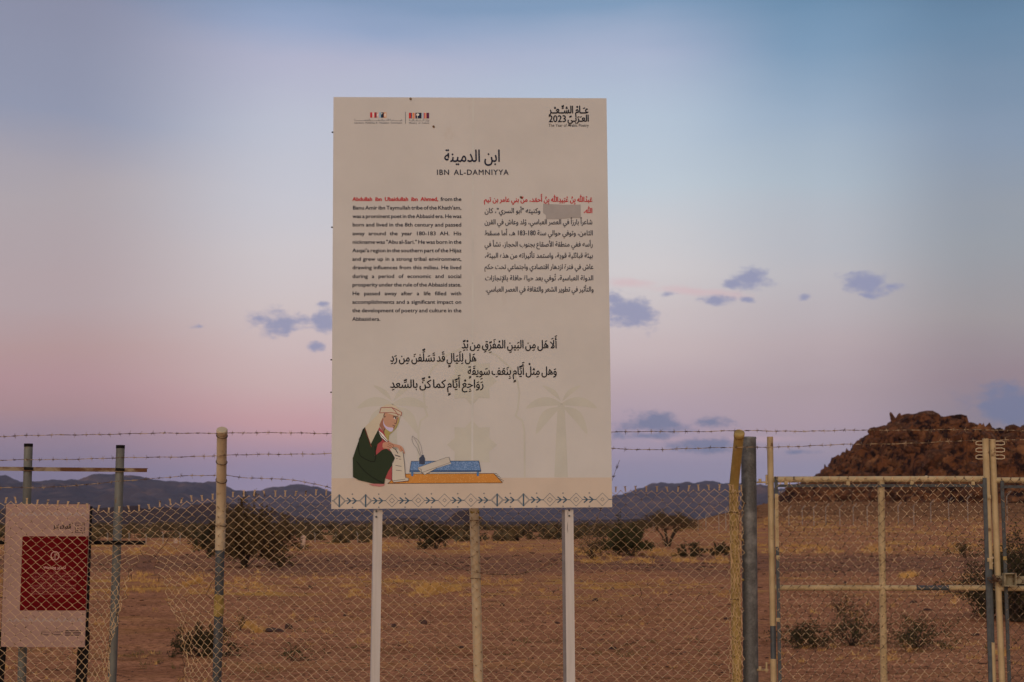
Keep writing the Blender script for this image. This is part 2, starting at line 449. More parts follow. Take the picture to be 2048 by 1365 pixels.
# ridges ------------------------------------------------------------------
def ridge(name, prof, D, front, backd, material, amp, nscale, seed, nu=500, nv=46, zfoot=-3, rug=0.0, power=.85, label=None):
    """a range of hills: crest heights surveyed from the skyline, real slopes before and behind it"""
    xs = np.array([(p[0] - 1024) / F for p in prof]); hs = []
    for p in prof:
        d = ray(p[0], p[1]); hs.append(d[2] / d[1])
    hs = np.array(hs)
    Xc = np.linspace(xs[0] * D, xs[-1] * D, nu)
    crest = EYE + D * np.interp(Xc / D, xs, hs) + D * .0012 * fbm(Xc / (D * .006), Xc * 0 + seed, 4, seed)
    edge = sstep(0, .03, np.linspace(0, 1, nu)) * sstep(0, .03, np.linspace(1, 0, nu))
    crest = zfoot + (crest - zfoot) * edge
    ts = np.concatenate([np.linspace(0, 1, nv), 1 + np.linspace(0.05, 1, nv // 3)])
    U, T = np.meshgrid(np.arange(nu), ts, indexing='ij')
    Xg = np.repeat(Xc[:, None], len(ts), 1)
    Yg = np.where(T <= 1, D - front * (1 - T), D + backd * (T - 1))
    # spurs: wander the slope with the noise
    H = crest[:, None] - zfoot
    prof_t = np.where(T <= 1, np.clip(T, 0, 1) ** power, np.clip(2 - T, 0, 1))
    n = fbm(Xg / nscale, Yg / nscale, 6, seed, .55, ridged=True)
    w = np.where(T <= 1, np.sin(np.clip(T, 0, 1) * math.pi) ** .7, .5 * np.sin(np.clip(T - 1, 0, 1) * math.pi))
    Zg = zfoot + H * np.clip(prof_t + amp * n * w, -.2, 1.0 + .0 * n)
    if rug:
        Zg = Zg + rug * fbm(Xg / (nscale * .08), Yg / (nscale * .08), 3, seed + 9) * (T > 0)
    b = MB(); b.add(np.stack([Xg, Yg, Zg], -1), grid_faces(nu, len(ts)))
    o = b.build(name, material, smooth=True); o['kind'] = 'structure'
    return o
MOUNT = mat('blue_mountain_rock', C(.100, .070, .062), C(.055, .040, .038), .006, 10, .38, .6, rough=1, c3=C(.17, .10, .07), s3=.009, lo3=.52, hi3=.68, spec=.1)
LOWH = mat('dark_low_hill_rock', C(.080, .045, .035), C(.045, .028, .024), .05, 9, .35, .65, rough=1, c3=C(.13, .065, .04), s3=.03, lo3=.52, hi3=.65, spec=.1)
profA = [(-900, 985), (-500, 960), (-200, 968), (0, 956), (20, 954), (46, 966), (65, 969), (92, 967), (108, 962), (146, 958), (165, 962), (190, 960), (215, 957), (246, 954),
         (270, 952), (300, 955), (329, 960), (358, 962), (397, 963), (415, 968), (424, 964), (436, 966), (456, 975), (469, 981), (487, 994), (520, 1006), (580, 1030), (640, 1043)]
ridge('mountain_range', profA, 6200, 2300, 1500, MOUNT, .46, 1100, 4, rug=22, nu=800, nv=80)
profB = [(380, 1040), (440, 1015), (487, 994), (505, 989), (518, 991), (526, 992), (553, 987), (573, 985), (592, 979), (612, 976), (641, 977), (663, 982), (700, 995), (760, 985), (830, 978),
         (900, 984), (980, 998), (1060, 990), (1130, 1000), (1190, 1002), (1220, 996), (1249, 990), (1277, 980), (1300, 972), (1315, 971), (1332, 970), (1353, 976), (1382, 971), (1401, 965),
         (1416, 964), (1430, 967), (1449, 975), (1460, 983), (1480, 990), (1500, 993), (1513, 991), (1532, 988), (1560, 981), (1590, 977), (1640, 990), (1720, 984), (1850, 1000), (2100, 985), (2500, 1000), (3000, 1015)]
ridge('mountain_range', profB, 7600, 2600, 1800, MOUNT, .46, 1200, 14, rug=24, nu=900, nv=80)
profC = [(520, 1044), (573, 1026), (612, 1009), (640, 1007), (663, 1010), (720, 1022), (790, 1014), (860, 1024), (940, 1034), (1050, 1028), (1150, 1036), (1300, 1043)]
ridge('mountain_range', profC, 4800, 1200, 900, MOUNT, .4, 900, 24, nu=260)
profD = [(-900, 1022), (-300, 1014), (0, 1019), (100, 1025), (180, 1031), (269, 1025), (292, 1026), (305, 1022), (338, 1017), (358, 1017), (378, 1023), (401, 1028), (420, 1024), (436, 1025),
         (456, 1012), (475, 1010), (495, 1010), (514, 1017), (549, 1022), (563, 1027), (583, 1032), (612, 1038), (651, 1041), (690, 1044), (707, 1042), (745, 1045), (773, 1045), (803, 1036),
         (833, 1035), (855, 1044), (899, 1041), (915, 1044), (926, 1033), (934, 1023), (953, 1022), (959, 1036), (970, 1043), (1008, 1045), (1049, 1044), (1128, 1043), (1200, 1040), (1270, 1043), (1330, 1040), (1450, 1043)]
ridge('low_dark_hills', profD, 1150, 420, 300, LOWH, .45, 90, 34, nu=800, rug=.5, zfoot=-2)

# the rock hill on the right ------------------------------------------------
HILL = mat('red_brown_hill_rock', C(.175, .066, .026), C(.026, .011, .007), .5, 11, .44, .56, rough=1, bump=1.0, bscale=1.6, bdist=.9,
           c3=C(.30, .135, .058), s3=.28, lo3=.52, hi3=.68, spec=.1)
hp = [(1480, 1032), (1505, 1024), (1515, 1018), (1525, 1011), (1540, 1006), (1552, 1001), (1562, 991), (1577, 981), (1595, 971), (1622, 959), (1639, 949), (1647, 943), (1654, 944), (1659, 934), (1679, 928),
      (1683, 912), (1699, 902), (1719, 896), (1724, 882), (1739, 867), (1751, 858), (1776, 853), (1784, 847), (1799, 838), (1815, 832), (1833, 840), (1845, 846), (1855, 843),
      (1872, 839), (1887, 837), (1901, 841), (1904, 850), (1927, 853), (1949, 857), (1962, 862), (1979, 869), (1999, 871), (2021, 864), (2048, 858), (2110, 850), (2200, 872), (2330, 900), (2500, 960), (2700, 1020)]
D = 330.0
hx = np.array([(p[0] - 1024) / F * D for p in hp]); hz = np.array([EYE + D * ray(*p)[2] / ray(*p)[1] for p in hp])
nu, nv = 620, 250
Xc = np.linspace(hx[0], hx[-1], nu); cz = np.interp(Xc, hx, hz)
depth = 30 + 55 * sstep(0, 1, (cz - 5) / 20)
ts = np.concatenate([np.linspace(0, 1, 190), 1 + np.linspace(.02, 1, 60)])
T = np.repeat(ts[None, :], nu, 0); Xg = np.repeat(Xc[:, None], len(ts), 1)
Yg = np.where(T <= 1, D - depth[:, None] * (1 - T), D + depth[:, None] * (T - 1))
foot = ground_z(Xg, np.full_like(Xg, 1) * (D - depth[:, None])) - 1.0
tc_ = np.where(T <= 1, T, 2 - T)
step = .48 * tc_ + .52 * (np.floor(tc_ * 5 + fbm(Xg / 14, Yg / 14, 3, 61) * 1.6) / 5 + .1)
shape = np.clip(np.where(tc_ > .97, tc_, step), 0, 1) ** .9
rn = fbm(Xg / 9, Yg / 6, 5, 51, .62, ridged=True) * 2.6 + np.abs(fbm(Xg / 3.2, Yg / 2.2, 4, 55, .6)) * 3.4 - .8
wgt = np.sin(np.clip(tc_, 0, 1) * math.pi) ** .5 * .8 + .0
Zg = foot + (cz[:, None] - foot) * shape + rn * wgt * sstep(0, 12, cz[:, None] - foot)
Zg = np.minimum(Zg, foot + (cz[:, None] - foot) * 1.0 + .15 * fbm(Xg / .8, Yg / .8, 2, 77))
mb = MB(); mb.add(np.stack([Xg, Yg, Zg], -1), grid_faces(nu, len(ts)))
hill = mb.build('rocky_hill', HILL, smooth=False); hill['kind'] = 'structure'

# rocks --------------------------------------------------------------------
def ico(sub=2):
    t = (1 + 5 ** .5) / 2
    v = [(-1, t, 0), (1, t, 0), (-1, -t, 0), (1, -t, 0), (0, -1, t), (0, 1, t), (0, -1, -t), (0, 1, -t), (t, 0, -1), (t, 0, 1), (-t, 0, -1), (-t, 0, 1)]
    f = [(0, 11, 5), (0, 5, 1), (0, 1, 7), (0, 7, 10), (0, 10, 11), (1, 5, 9), (5, 11, 4), (11, 10, 2), (10, 7, 6), (7, 1, 8), (3, 9, 4), (3, 4, 2), (3, 2, 6), (3, 6, 8), (3, 8, 9), (4, 9, 5), (2, 4, 11), (6, 2, 10), (8, 6, 7), (9, 8, 1)]
    v = [np.array(p) / np.linalg.norm(p) for p in v]
    for _ in range(sub):
        c = {}; nf = []
        def mid(a, b):
            k = (min(a, b), max(a, b))
            if k not in c:
                p = v[a] + v[b]; v.append(p / np.linalg.norm(p)); c[k] = len(v) - 1
            return c[k]
        for a, b, d in f:
            x, y, z = mid(a, b), mid(b, d), mid(d, a)
            nf += [(a, x, z), (b, y, x), (d, z, y), (x, y, z)]
        f = nf
    return np.array(v), np.array(f)
ICO0, ICO1, ICO2 = ico(0), ico(1), ico(2)
def rock_shape(base, size, seed, rough=.35):
    v, f = base; r = np.random.default_rng(seed)
    v = v.copy()
    for _ in range(9):           # chisel flat faces
        n = r.normal(size=3); n /= np.linalg.norm(n); d = r.uniform(.55, .85)
        k = v @ n; v -= np.maximum(k - d, 0)[:, None] * n
    v *= 1 + rough * .25 * r.normal(size=(len(v), 1))
    return v * np.array(size), f
ROCK = mat('dark_stone', C(.085, .045, .036), C(.045, .028, .026), 9, 6, rough=.95, bump=.6, bscale=20, c3=C(.15, .09, .07), s3=5, spec=.15)
ROCKH = mat('hill_boulder_stone', C(.15, .060, .027), C(.036, .017, .010), .7, 9, .42, .58, rough=1, bump=.8, bscale=3, bdist=.3, c3=C(.22, .115, .065), s3=.7, spec=.1)
b = MB()
ii = rng.integers(0, nu, 900); jj = rng.integers(6, 200, 900)
for k in range(900):
    i, j = ii[k], jj[k]
    if cz[i] - foot[i, j] < 3: continue
    s = .4 + 2.6 * rng.random() ** 4
    v, f = rock_shape(ICO1 if s > .9 else ICO0, (s * 1.2, s, s * .8), k)
    b.add(v + np.array([Xg[i, j], Yg[i, j], min(Zg[i, j], cz[i] - .6 * s) + .1 * s]), f)
o = b.build('boulder_scatter', ROCKH); o['kind'] = 'stuff'
# crest boulders that stand out on the skyline
crest_rocks = [
    (1786, 838, 5, 12, 'slanted ear-like boulder standing up on the left of the hill crest', .3),
    (1796, 836, 6, 8, 'leaning boulder just right of the ear-like rock on the hill crest', -.5),
    (1856, 842, 5, 5, 'small round boulder in the dip of the hill crest', 0),
    (1843, 845, 4, 4, 'small knob of rock left of the dip in the hill crest', 0),
    (1880, 842, 16, 8, 'wide flat boulder at the right end of the hill summit', 0),
    (1818, 842, 22, 12, 'broad domed boulder at the top of the rocky hill', 0),
    (1651, 946, 9, 8, 'dark boulder low on the left skyline of the rocky hill', 0),
    (1690, 918, 13, 14, 'blocky boulder halfway up the left skyline of the rocky hill', 0),
    (1748, 864, 11, 8, 'rounded boulder on the left shoulder below the hill summit', 0),
    (1668, 936, 10, 7, 'jutting rock between the two lower skyline boulders of the hill', 0)]
for k, (px, py, rx, ry, lab, tilt) in enumerate(crest_rocks):
    p = at(px, py, D - 1.0); s = D / F
    v, f = rock_shape(ICO2, (rx * s * 1.15, rx * s, ry * s * 1.15), 300 + k, .15)
    if tilt:
        v = np.stack([v[:, 0] + tilt * -v[:, 2], v[:, 1], v[:, 2]], 1)
    mb = MB(); mb.add(v, f, 0)
    o = mb.build('boulder', ROCKH); o.location = p; tag(o, lab, 'boulder', 'boulders on the hill crest')

# ------------------------------------------------------------------ chain link fence
FY = 9.60
def wpath(lst): return np.array([at(*p) for p in lst])
WR = .0021
H2 = 9.75 / F * FY               # half diamond height
def zig(b, xs_fn, ztop_fn, i0, nseg, w2, Yp, r, jit=.0012, seed=0, mi=0, knuckle=True):
    """one woven wire: zigzags between column i0 and i0+1"""
    j = np.arange(nseg + 1)
    colm = i0 + (j + (i0 % 2)) % 2
    return colm, j
ptop = np.array([(-700, 1004), (0, 1006), (20, 1002), (60, 1005), (100, 1008), (140, 1012), (180, 1018), (222, 1024), (265, 1022), (290, 1021), (320, 1014), (345, 1008), (370, 1002), (425, 996),
                 (445, 994), (470, 991), (510, 990), (650, 989), (800, 990), (945, 988), (1100, 985), (1240, 983), (1340, 982), (1470, 977), (1500, 977)])
holeL = np.array([(1113, 290), (1128, 273), (1150, 264), (1177, 254), (1193, 250), (1212, 244), (1234, 236), (1263, 227), (1312, 219), (1365, 217), (1700, 214)])
holeR = np.array([(1113, 298), (1118, 303), (1155, 317), (1182, 330), (1212, 337), (1239, 354), (1268, 359), (1302, 366), (1337, 370), (1365, 369), (1700, 366)])
def fence_warp(px, py):
    """torn edges: the netting on both sides of the hole is bunched away from it"""
    if px <= 296:
        e = np.interp(py, holeL[:, 0], holeL[:, 1])
        if px > 150 and py > 1113: px = 150 + (1 - (1 - (px - 150) / (296 - 150)) ** (1 + .8 * float(sstep(1113, 1240, py)))) * (e - 150)
        dark = 0
    elif px < 470:
        e = np.interp(py, holeR[:, 0], holeR[:, 1])
        if py > 1113: px = e + ((px - 296) / (470 - 296)) ** (1 + .5 * float(sstep(1113, 1260, py))) * (470 - e)
    return px, py
cols = list(np.arange(-600, 1462, 10.35)) + list(np.arange(1462, 1486, 3.4))
def fence_pt(ci, jrow):
    px = cols[ci]
    sq = 1.0
    top = np.interp(px, ptop[:, 0], ptop[:, 1])
    sag = (top - 990) * math.exp(-jrow * .035)
    py = 990 + sag + jrow * (9.55 + .15 * math.sin(ci * .21)) 
    n1 = hash2(np.array([ci]), np.array([jrow]), 5)[0] - .5; n2 = hash2(np.array([ci]), np.array([jrow]), 6)[0] - .5
    wav = 2.2 * math.sin(ci * .13 + jrow * .11) + 1.2 * math.sin(ci * .41 - jrow * .23)
    px2, py = fence_warp(px, py)
    # crumple near the tear and near the end post
    near = 0
    if py > 1113: near = max(0, 1 - abs(px2 - np.interp(py, holeR[:, 0], holeR[:, 1])) / 50) + max(0, 1 - abs(px2 - np.interp(py, holeL[:, 0], holeL[:, 1])) / 40)
    if px > 1445: near = .6
    px2 += n1 * (1.2 + 7.5 * near) + wav * .45; py += n2 * (1.2 + 6.0 * near) + wav * .6
    Yp = FY - .045 + .012 * math.sin(ci * .09 + jrow * .05) + n2 * .05 * near
    if px > 1470: Yp -= .02
    return px2, py, Yp
b = MB()
NR = 63
for i in range(len(cols) - 1):
    pts = []
    if i % 2 == 0: pass
    for j in range(NR + 1):
        ci = i + ((i + j) % 2)
        px, py, Yp = fence_pt(ci, j)
        # hooked weave: at each crossing one wire passes before the other
        hook = .0035 if (ci == i) else -.0035
        if cols[i] <= 296 < cols[i + 1] and py > 1112: break
        p = at(px + (1.1 if ci == i + 1 else -1.1), py, Yp + hook)
        if p[2] < .03: break
        pts.append(p)
    if len(pts) > 3: b.tube(pts, WR, 4, cap=False)
    for k in range(1, len(pts) - 1):     # rust where the wires rub on each other
        if (i + k) % 2 == 0 or random.random() < .5: continue
        q = pts[k]; l_ = random.uniform(.07, .20)
        b.tube([q + (pts[k - 1] - q) * l_, q, q + (pts[k + 1] - q) * l_ * .6], WR + .0003, 4, mi=1, cap=False)
# knuckled tips twisted together along the top edge
for ci in range(len(cols)):
    if (ci % 2) == 0: continue
    px, py, Yp = fence_pt(ci, 0)
    if cols[ci] > 1462 and ci % 4 != 1: continue
    py0 = py
    lean = (hash2(np.array([ci]), np.array([0]), 9)[0] - .5) * 5
    h = 7 + 3 * hash2(np.array([ci]), np.array([3]), 9)[0]
    for ph in (0, math.pi):
        q = []
        for k in range(9):
            u = k / 8
            a = u * 9 + ph
            p = at(px + lean * u, py0 + 9.5 * (0 if k else .3) - h * u + 0, Yp)
            rr = .0036 * (1.0 + (1.3 if k == 8 else 0))
            q.append(p + np.array([math.cos(a) * rr, math.sin(a) * rr, 0]))
        b.tube(q, .0025, 4, cap=False)
fence = thing('chain_link_fence', 'cream chain-link fence with a torn hole and three strands of barbed wire above', 'fence', (0, FY, 0))
def part(mb_, name, m, parent, smooth=False):
    o = mb_.build(name, m, smooth=smooth)
    o.parent = parent
    loc = Vector(parent.matrix_world.translation) if False else None
    # parent sits at its base: keep the mesh in world place
    chain = Vector((0, 0, 0)); p = parent
    while p is not None:
        chain += p.location; p = p.parent
    me = o.data
    co = np.empty(len(me.vertices) * 3, np.float32); me.vertices.foreach_get('co', co)
    co = co.reshape(-1, 3); base = co.mean(0) if len(co) else np.zeros(3, np.float32)
    co -= base; me.vertices.foreach_set('co', co.ravel()); me.update()
    o.location = Vector([float(q) for q in base]) - chain
    return o
o = part(b, 'netting', [WIRE, DKRUST], fence); o['kind'] = 'stuff'
# loose dark wires round the tear
tears = [[(352, 1050), (340, 1062), (336, 1080), (322, 1100), (305, 1118), (297, 1121), (286, 1110), (280, 1100)],
         [(271, 1128), (265, 1136), (257, 1142), (258, 1155), (264, 1150), (262, 1160)],
         [(312, 1128), (306, 1140), (310, 1148), (319, 1150), (318, 1160), (317, 1165)],
         [(371, 1305), (364, 1318), (370, 1328), (366, 1342), (370, 1352), (356, 1364)],
         [(352, 1050), (372, 1035), (390, 1032), (405, 1046), (410, 1052), (420, 1046), (436, 1055)],
         [(425, 1142), (433, 1150), (428, 1160), (420, 1172), (412, 1190), (424, 1200), (432, 1192)],
         [(218, 1262), (224, 1274), (217, 1280), (220, 1292), (216, 1305)],
         [(1392, 1202), (1398, 1192), (1404, 1188)], [(1280, 1176), (1284, 1190), (1280, 1196)],
         [(249, 1186), (256, 1196), (248, 1200)]]
for tq in tears:
    P = wpath([(x + random.uniform(-1, 1), y, FY - .06) for x, y in tq])
    Q = []
    for a_, c_ in zip(P[:-1], P[1:]):
        for u in (0, .5): Q.append(a_ * (1 - u) + c_ * u + rng.normal(size=3) * .0015)
    Q.append(P[-1]); b = MB(); b.tube(Q, .0021, 4); part(b, 'torn_wire', DKRUST, fence)

def extend_down(pts, z=-.15):
    a, c = pts[1], pts[0]
    d = c - a
    t_ = (z - c[2]) / d[2]
    return np.concatenate([[c + d * t_], pts])
def cut(P, z0, z1):              # piece of a path between two heights
    s_ = []
    zs = P[:, 2]
    f = lambda z: np.array([np.interp(z, zs, P[:, k]) for k in range(3)])
    s_.append(f(z0))
    for p in P:
        if z0 + .004 < p[2] < z1 - .004: s_.append(p)
    s_.append(f(z1)); return np.array(s_)
def dense(P, n=4):
    Q = []
    for a, c in zip(P[:-1], P[1:]):
        for k in range(n): Q.append(a + (c - a) * k / n)
    Q.append(P[-1]); return np.array(Q)
def ring(b, c, t, r, wr=.0018, n=20):
    t = np.array(t) / np.linalg.norm(t); u = np.cross(t, (1, 0, 0)); u /= np.linalg.norm(u); w = np.cross(t, u)
    a = np.linspace(0, 2 * math.pi, n + 1)
    b.tube([c + (u * math.cos(q) + w * math.sin(q)) * r for q in a], wr, 4, cap=False)
def fence_post(path, r, sleeves, capmat, label, ties=()):
    P = extend_down(wpath(path)); base = P[0].copy(); base[2] = 0
    root = bpy.data.objects.new('post', None); COL.objects.link(root); root.parent = fence
    root.location = Vector(base.tolist()) - fence.location; root['label'] = label; root.empty_display_size = .1
    b = MB(); b.tube(dense(P, 3), r - .003, 20); part(b, 'pipe', STEEL, root, True)
    for y0, y1, m_ in sleeves:
        z1 = at(path[0][0], y0, path[0][2])[2] if y0 is not None else P[-1][2]
        zz = lambda yy: min(P[-1][2], at(path[0][0], yy, FY if yy > 980 else path[-1][2])[2])
        za = -.1 if y1 is None else zz(y1); zb = P[-1][2] if y0 is None else zz(y0)
        b = MB(); b.tube(dense(cut(P, za, zb), 3), r, 20, jag=.006 if y0 is not None else 0)
        part(b, 'sleeve', m_, root, True)
    t_ = P[-1] - P[-2]; t_ /= np.linalg.norm(t_)
    b = MB(); e = P[-1]
    b.tube([e - t_ * .022, e - t_ * .020, e + t_ * .006, e + t_ * .010], [r + .0005, r + .0028, r + .0028, r * .94], 28)
    part(b, 'cap', capmat, root, True)
    for py_ in ties:
        b = MB()
        zt = at(path[0][0], py_, FY if py_ > 1000 else path[-1][2] + .1)[2]
        q = cut(P, zt - .01, zt + .01)
        for k in (0,): ring(b, (q[0] + q[-1]) / 2, (q[-1] - q[0]) + np.array([.0, .0, 0.0]) + np.array([.002, .002, 0]), r + .003, .0026)
        part(b, 'tie_wire', DKRUST, root)
    return root
TY = FY - .34
fence_post([(434, 1362, FY), (438, 1200, FY), (441, 1050, FY), (442, 1018, FY), (444, 862, TY)], .0295,
           [(None, 1101, CREAM_L), (1189, 1233, FOAM)], CREAM_L, 'cream post with its lower sleeve broken off, left of the board', (873, 924, 960, 1053))
fence_post([(957, 1362, FY), (953, 1200, FY), (949, 1050, FY), (948, 1018, FY), (948, 862, TY)], .0285,
           [(None, None, CREAM_L)], CREAM_L, 'cream post behind the middle of the information board', (1042, 1158))
fence_post([(1474, 1362, FY + .0), (1470, 1109, FY), (1467.5, 1010, FY), (1467.5, 975, FY), (1478.5, 868, TY + .03)], .0285,
           [(None, None, YELLOW)], YELLOW, 'bent yellow end post beside the thick grey gate post', (1026, 1200))
fence_post([(-78, 1362, FY), (-70, 1050, FY), (-69, 1018, FY), (-64, 864, TY)], .0285,
           [(None, None, CREAM_L)], CREAM_L, 'cream post at the far left', ())
# crumbling sleeve bits
for px, py, s in ((438, 1215, .036), (431, 1228, .014), (1484, 1080, .012), (1485, 1160, .010), (948, 1024, .034), (957, 1036, .016), (955, 1364, .036)):
    v, f = rock_shape(ICO1, (s, s * .9, s * .8), int(px + py)); b = MB(); b.add(v + at(px, py, FY), f); part(b, 'sleeve_fragment', FOAM, fence)

# barbed wire ---------------------------------------------------------------
BARB = mat('rusted_galvanised_barbed_wire', C(.10, .060, .038), C(.42, .31, .19), 30, 3, .46, .56, rough=.7)
def barbed(pts, seed, rust=BARB, label=None, pitch=.068):
    r_ = np.random.default_rng(seed)
    P = dense(wpath(pts), 12)
    # smooth
    for _ in range(3): P[1:-1] = (P[:-2] + 2 * P[1:-1] + P[2:]) / 4
    d = np.concatenate([[0], np.cumsum(np.linalg.norm(np.diff(P, axis=0), axis=1))])
    n = int(d[-1] / .012); s = np.linspace(0, d[-1], n)
    Q = np.stack([np.interp(s, d, P[:, k]) for k in range(3)], 1)
    Q[:, 2] += .002 * np.sin(s * 9 + seed) + .0012 * np.sin(s * 31)
    b = MB()
    for ph in (0, math.pi):
        a = s / .05 * 2 * math.pi * .5 + ph
        b.tube(Q + np.stack([0 * a, np.cos(a) * .0017, np.sin(a) * .0017], 1), .00135, 4, cap=False)
    k = r_.uniform(0, .05)
    while k < d[-1]:
        c = np.array([np.interp(k, s, Q[:, q]) for q in range(3)])
        for side in (-1, 1):
            ang = r_.uniform(0, math.pi)
            tw = [c + np.array([side * .004 + (u - .5) * .010, math.cos(u * 9 + ang) * .0035, math.sin(u * 9 + ang) * .0035]) for u in np.linspace(0, 1, 7)]
            b.tube(tw, .0011, 3, cap=False)
            for s2 in (-1, 1):
                dirv = np.array([side * .25 + r_.normal() * .35, s2 * math.cos(ang) * .8, s2 * math.sin(ang) + r_.normal() * .2]); dirv /= np.linalg.norm(dirv)
                b.tube([c + np.array([side * .004, 0, 0]), c + dirv * .008, c + dirv * r_.uniform(.014, .021)], [.0013, .0012, .0006], 3, cap=False)
        k += pitch * r_.uniform(.82, 1.18)
    o = part(b, 'barbed_wire', rust, fence)
    if label: o['label'] = label
    return o
t1 = TY - .03; t2 = TY + .06
barbed([(-600, 880, t1), (-60, 875, t1), (0, 873.5, t1), (180, 869, t1), (443, 866, t1), (663, 867, t1), (960, 868, t1), (1224, 865, t1), (1478, 862, t1 + .03), (1540, 863, t1 + .1), (1746, 861, FY), (1863, 859.6, FY), (2048, 861, FY), (2300, 864, FY)], 3,
       label='topmost strand of barbed wire')
barbed([(-600, 930, t2), (-60, 922, t2), (0, 921.5, t2), (115, 919, t2), (320, 915, t2), (436, 911.5, t2), (663, 907, t2), (950, 902, t2), (1220, 898, t2), (1287, 900, t2), (1382, 897, t2), (1468, 896, t2), (1560, 894, t2), (1714, 889, FY - .1), (1850, 886, FY - .05), (1962, 881, FY), (2048, 879, FY), (2300, 876, FY)], 4,
       label='middle strand of barbed wire')
t3 = FY - .12
barbed([(-600, 985, t3), (-60, 977, t3), (0, 976, t3), (88, 975, t3), (173, 970, t3), (280, 959.5, t3), (364, 952, t3), (397, 951.5, t3), (456, 952, t3), (495, 957, t3), (553, 957, t3), (602, 962, t3), (663, 977, t3), (736, 1020, t3), (781, 1056, t3),
        (828, 1094, t3), (899, 1131, t3), (940, 1143, t3), (994, 1150, t3), (1035, 1149, t3), (1090, 1137, t3), (1123, 1122, t3), (1156, 1100, t3), (1186, 1060, t3), (1200, 1022, t3), (1224, 962, t3), (1239, 922, t3)], 5,
       label='slack broken lowest strand of barbed wire sagging under the board')

# ------------------------------------------------------------------ gate
gp = thing('gate_post', 'thick galvanised grey gate post with flat cap beside the bent yellow post', 'post', at(1500, 1200, FY + .02) * np.array([1, 1, 0]))
P = extend_down(wpath([(1501.5, 1362, FY + .03), (1497, 876, FY + .03)]))
b = MB(); b.tube(dense(P, 4), .0455, 32); part(b, 'pipe', GALV, gp, True)
e = P[-1]; b = MB(); b.tube([e + np.array([0, 0, -.006]), e, e + np.array([0, 0, .005]), e + np.array([0, 0, .007])], [.0475, .0475, .046, .02], 32); part(b, 'cap', GALV, gp, True)
for py_ in (962, 1337):
    b = MB(); c = at(1528, py_ + 3, FY + .0)
    b.bar(at(1514, py_ + 3, FY), at(1536, py_ + 3, FY), .022, .010, (0, 0, 1))
    b.tube([at(1533, py_ - 12, FY), at(1533, py_ + 8, FY)], .006, 10)
    b.tube([at(1520, py_ - 4, FY - .02), at(1520, py_ + 4, FY - .02)], .009, 8)
    part(b, 'hinge_lug', CREAM, gp)

GYm = FY + .0
def chain_panel(b, x0, x1, y0, y1fn, Yp, w2, h2, skew=0, seed=0, xl=None, xr=None):
    n = int((x1 - x0) / w2)
    for i in range(n):
        pts = []
        for j in range(70):
            ci = i + ((i + j) % 2)
            px = x0 + ci * w2; py = y0 + j * h2
            sx = (px - 1024) / 28000 * (py - 970)
            n1 = hash2(np.array([ci]), np.array([j]), seed)[0] - .5; n2 = hash2(np.array([ci]), np.array([j]), seed + 1)[0] - .5
            hook = .003 if ci == i else -.003
            p = at(px + sx + n1 * 1.1 + (1. if ci == i + 1 else -1.), py + n2 * 1.1 + 1.2 * math.sin(ci * .3), Yp + hook)
            if p[2] < .12: break
            pts.append(p)
        b.tube(pts, .0019, 4, cap=False)
        for k in range(1, len(pts) - 1):
            if (i + k) % 2 == 0 or random.random() < .12: continue
            q = pts[k]; l_ = random.uniform(.15, .5)
            b.tube([q + (pts[k - 1] - q) * l_ * .5, q, q + (pts[k + 1] - q) * l_], .0024, 4, mi=1, cap=False)
    for ci in range(0, n + 1):
        if ci % 2 == 1: continue
        px = x0 + ci * w2
        for ph in (0, math.pi):
            b.tube([at(px + k * random.uniform(-.3, .5), y0 + 2 - .9 * k, Yp) + np.array([math.cos(k * 1.5 + ph), math.sin(k * 1.5 + ph), 0]) * .0024 for k in range(6)], .0017, 3, cap=False)

def vpipe(name, lst, r, m_, root, sides=16, ztop=None):
    P = wpath(lst); a, c = P[0], P[-1]
    d = (a - c); z = .08
    a2 = c + d * ((z - c[2]) / d[2])
    b = MB(); b.tube(dense(np.array([a2, c]), 4), r, sides); return part(b, name, m_, root, True)
g1 = thing('gate_leaf', 'left gate leaf of cream pipes with chain-link netting over a grey channel frame', 'gate', at(1760, 1200, FY) * np.array([1, 1, 0]), 'gate leaves')
# hinge stile in three pieces: paint, bare band, paint
P = wpath([(1547.5, 1365, GYm), (1540, 874, GYm)]); P = extend_down(P, .08)
f_ = lambda py: at(1545, py, GYm)[2]
for za, zb, m_, r_ in ((.08, f_(1318), CREAM, .0185), (f_(1318), f_(1252), STEEL, .0165), (f_(1252), P[-1][2], CREAM, .0185)):
    b = MB(); b.tube(dense(cut(P, za, zb), 3), r_, 16); part(b, 'stile', m_, g1, True)
b = MB(); b.tube([at(1546, 959.5, GYm), at(1967, 958.5, GYm)], .0185, 16); part(b, 'top_rail', CREAM, g1, True)
for x0, x1, m_, r_ in ((1550, 1832, CREAM, .0165), (1832, 1897, STEEL, .0150), (1897, 1972, CREAM, .0165)):
    b = MB(); b.tube([at(x0, 1176, GYm), at(x1, 1176.5, GYm)], r_, 16); part(b, 'middle_rail', m_, g1, True)
vpipe('middle_upright', [(1768, 1365, GYm + .005), (1762, 962, GYm + .005)], .0205, CREAM, g1)
P = extend_down(wpath([(1986, 1365, GYm), (1971, 878, GYm)]), .08)
for za, zb, m_, r_ in ((.08, f_(1285), CREAM, .0185), (f_(1285), f_(1138), STEEL, .0165), (f_(1138), P[-1][2], CREAM, .0195)):
    b = MB(); b.tube(dense(cut(P, za, zb), 3), r_, 16, jag=.004); part(b, 'stile', m_, g1, True)
b = MB(); b.bar(at(1553, 972, GYm - .022), at(1969, 971.5, GYm - .022), .017, .010); part(b, 'channel_frame', STEEL, g1)
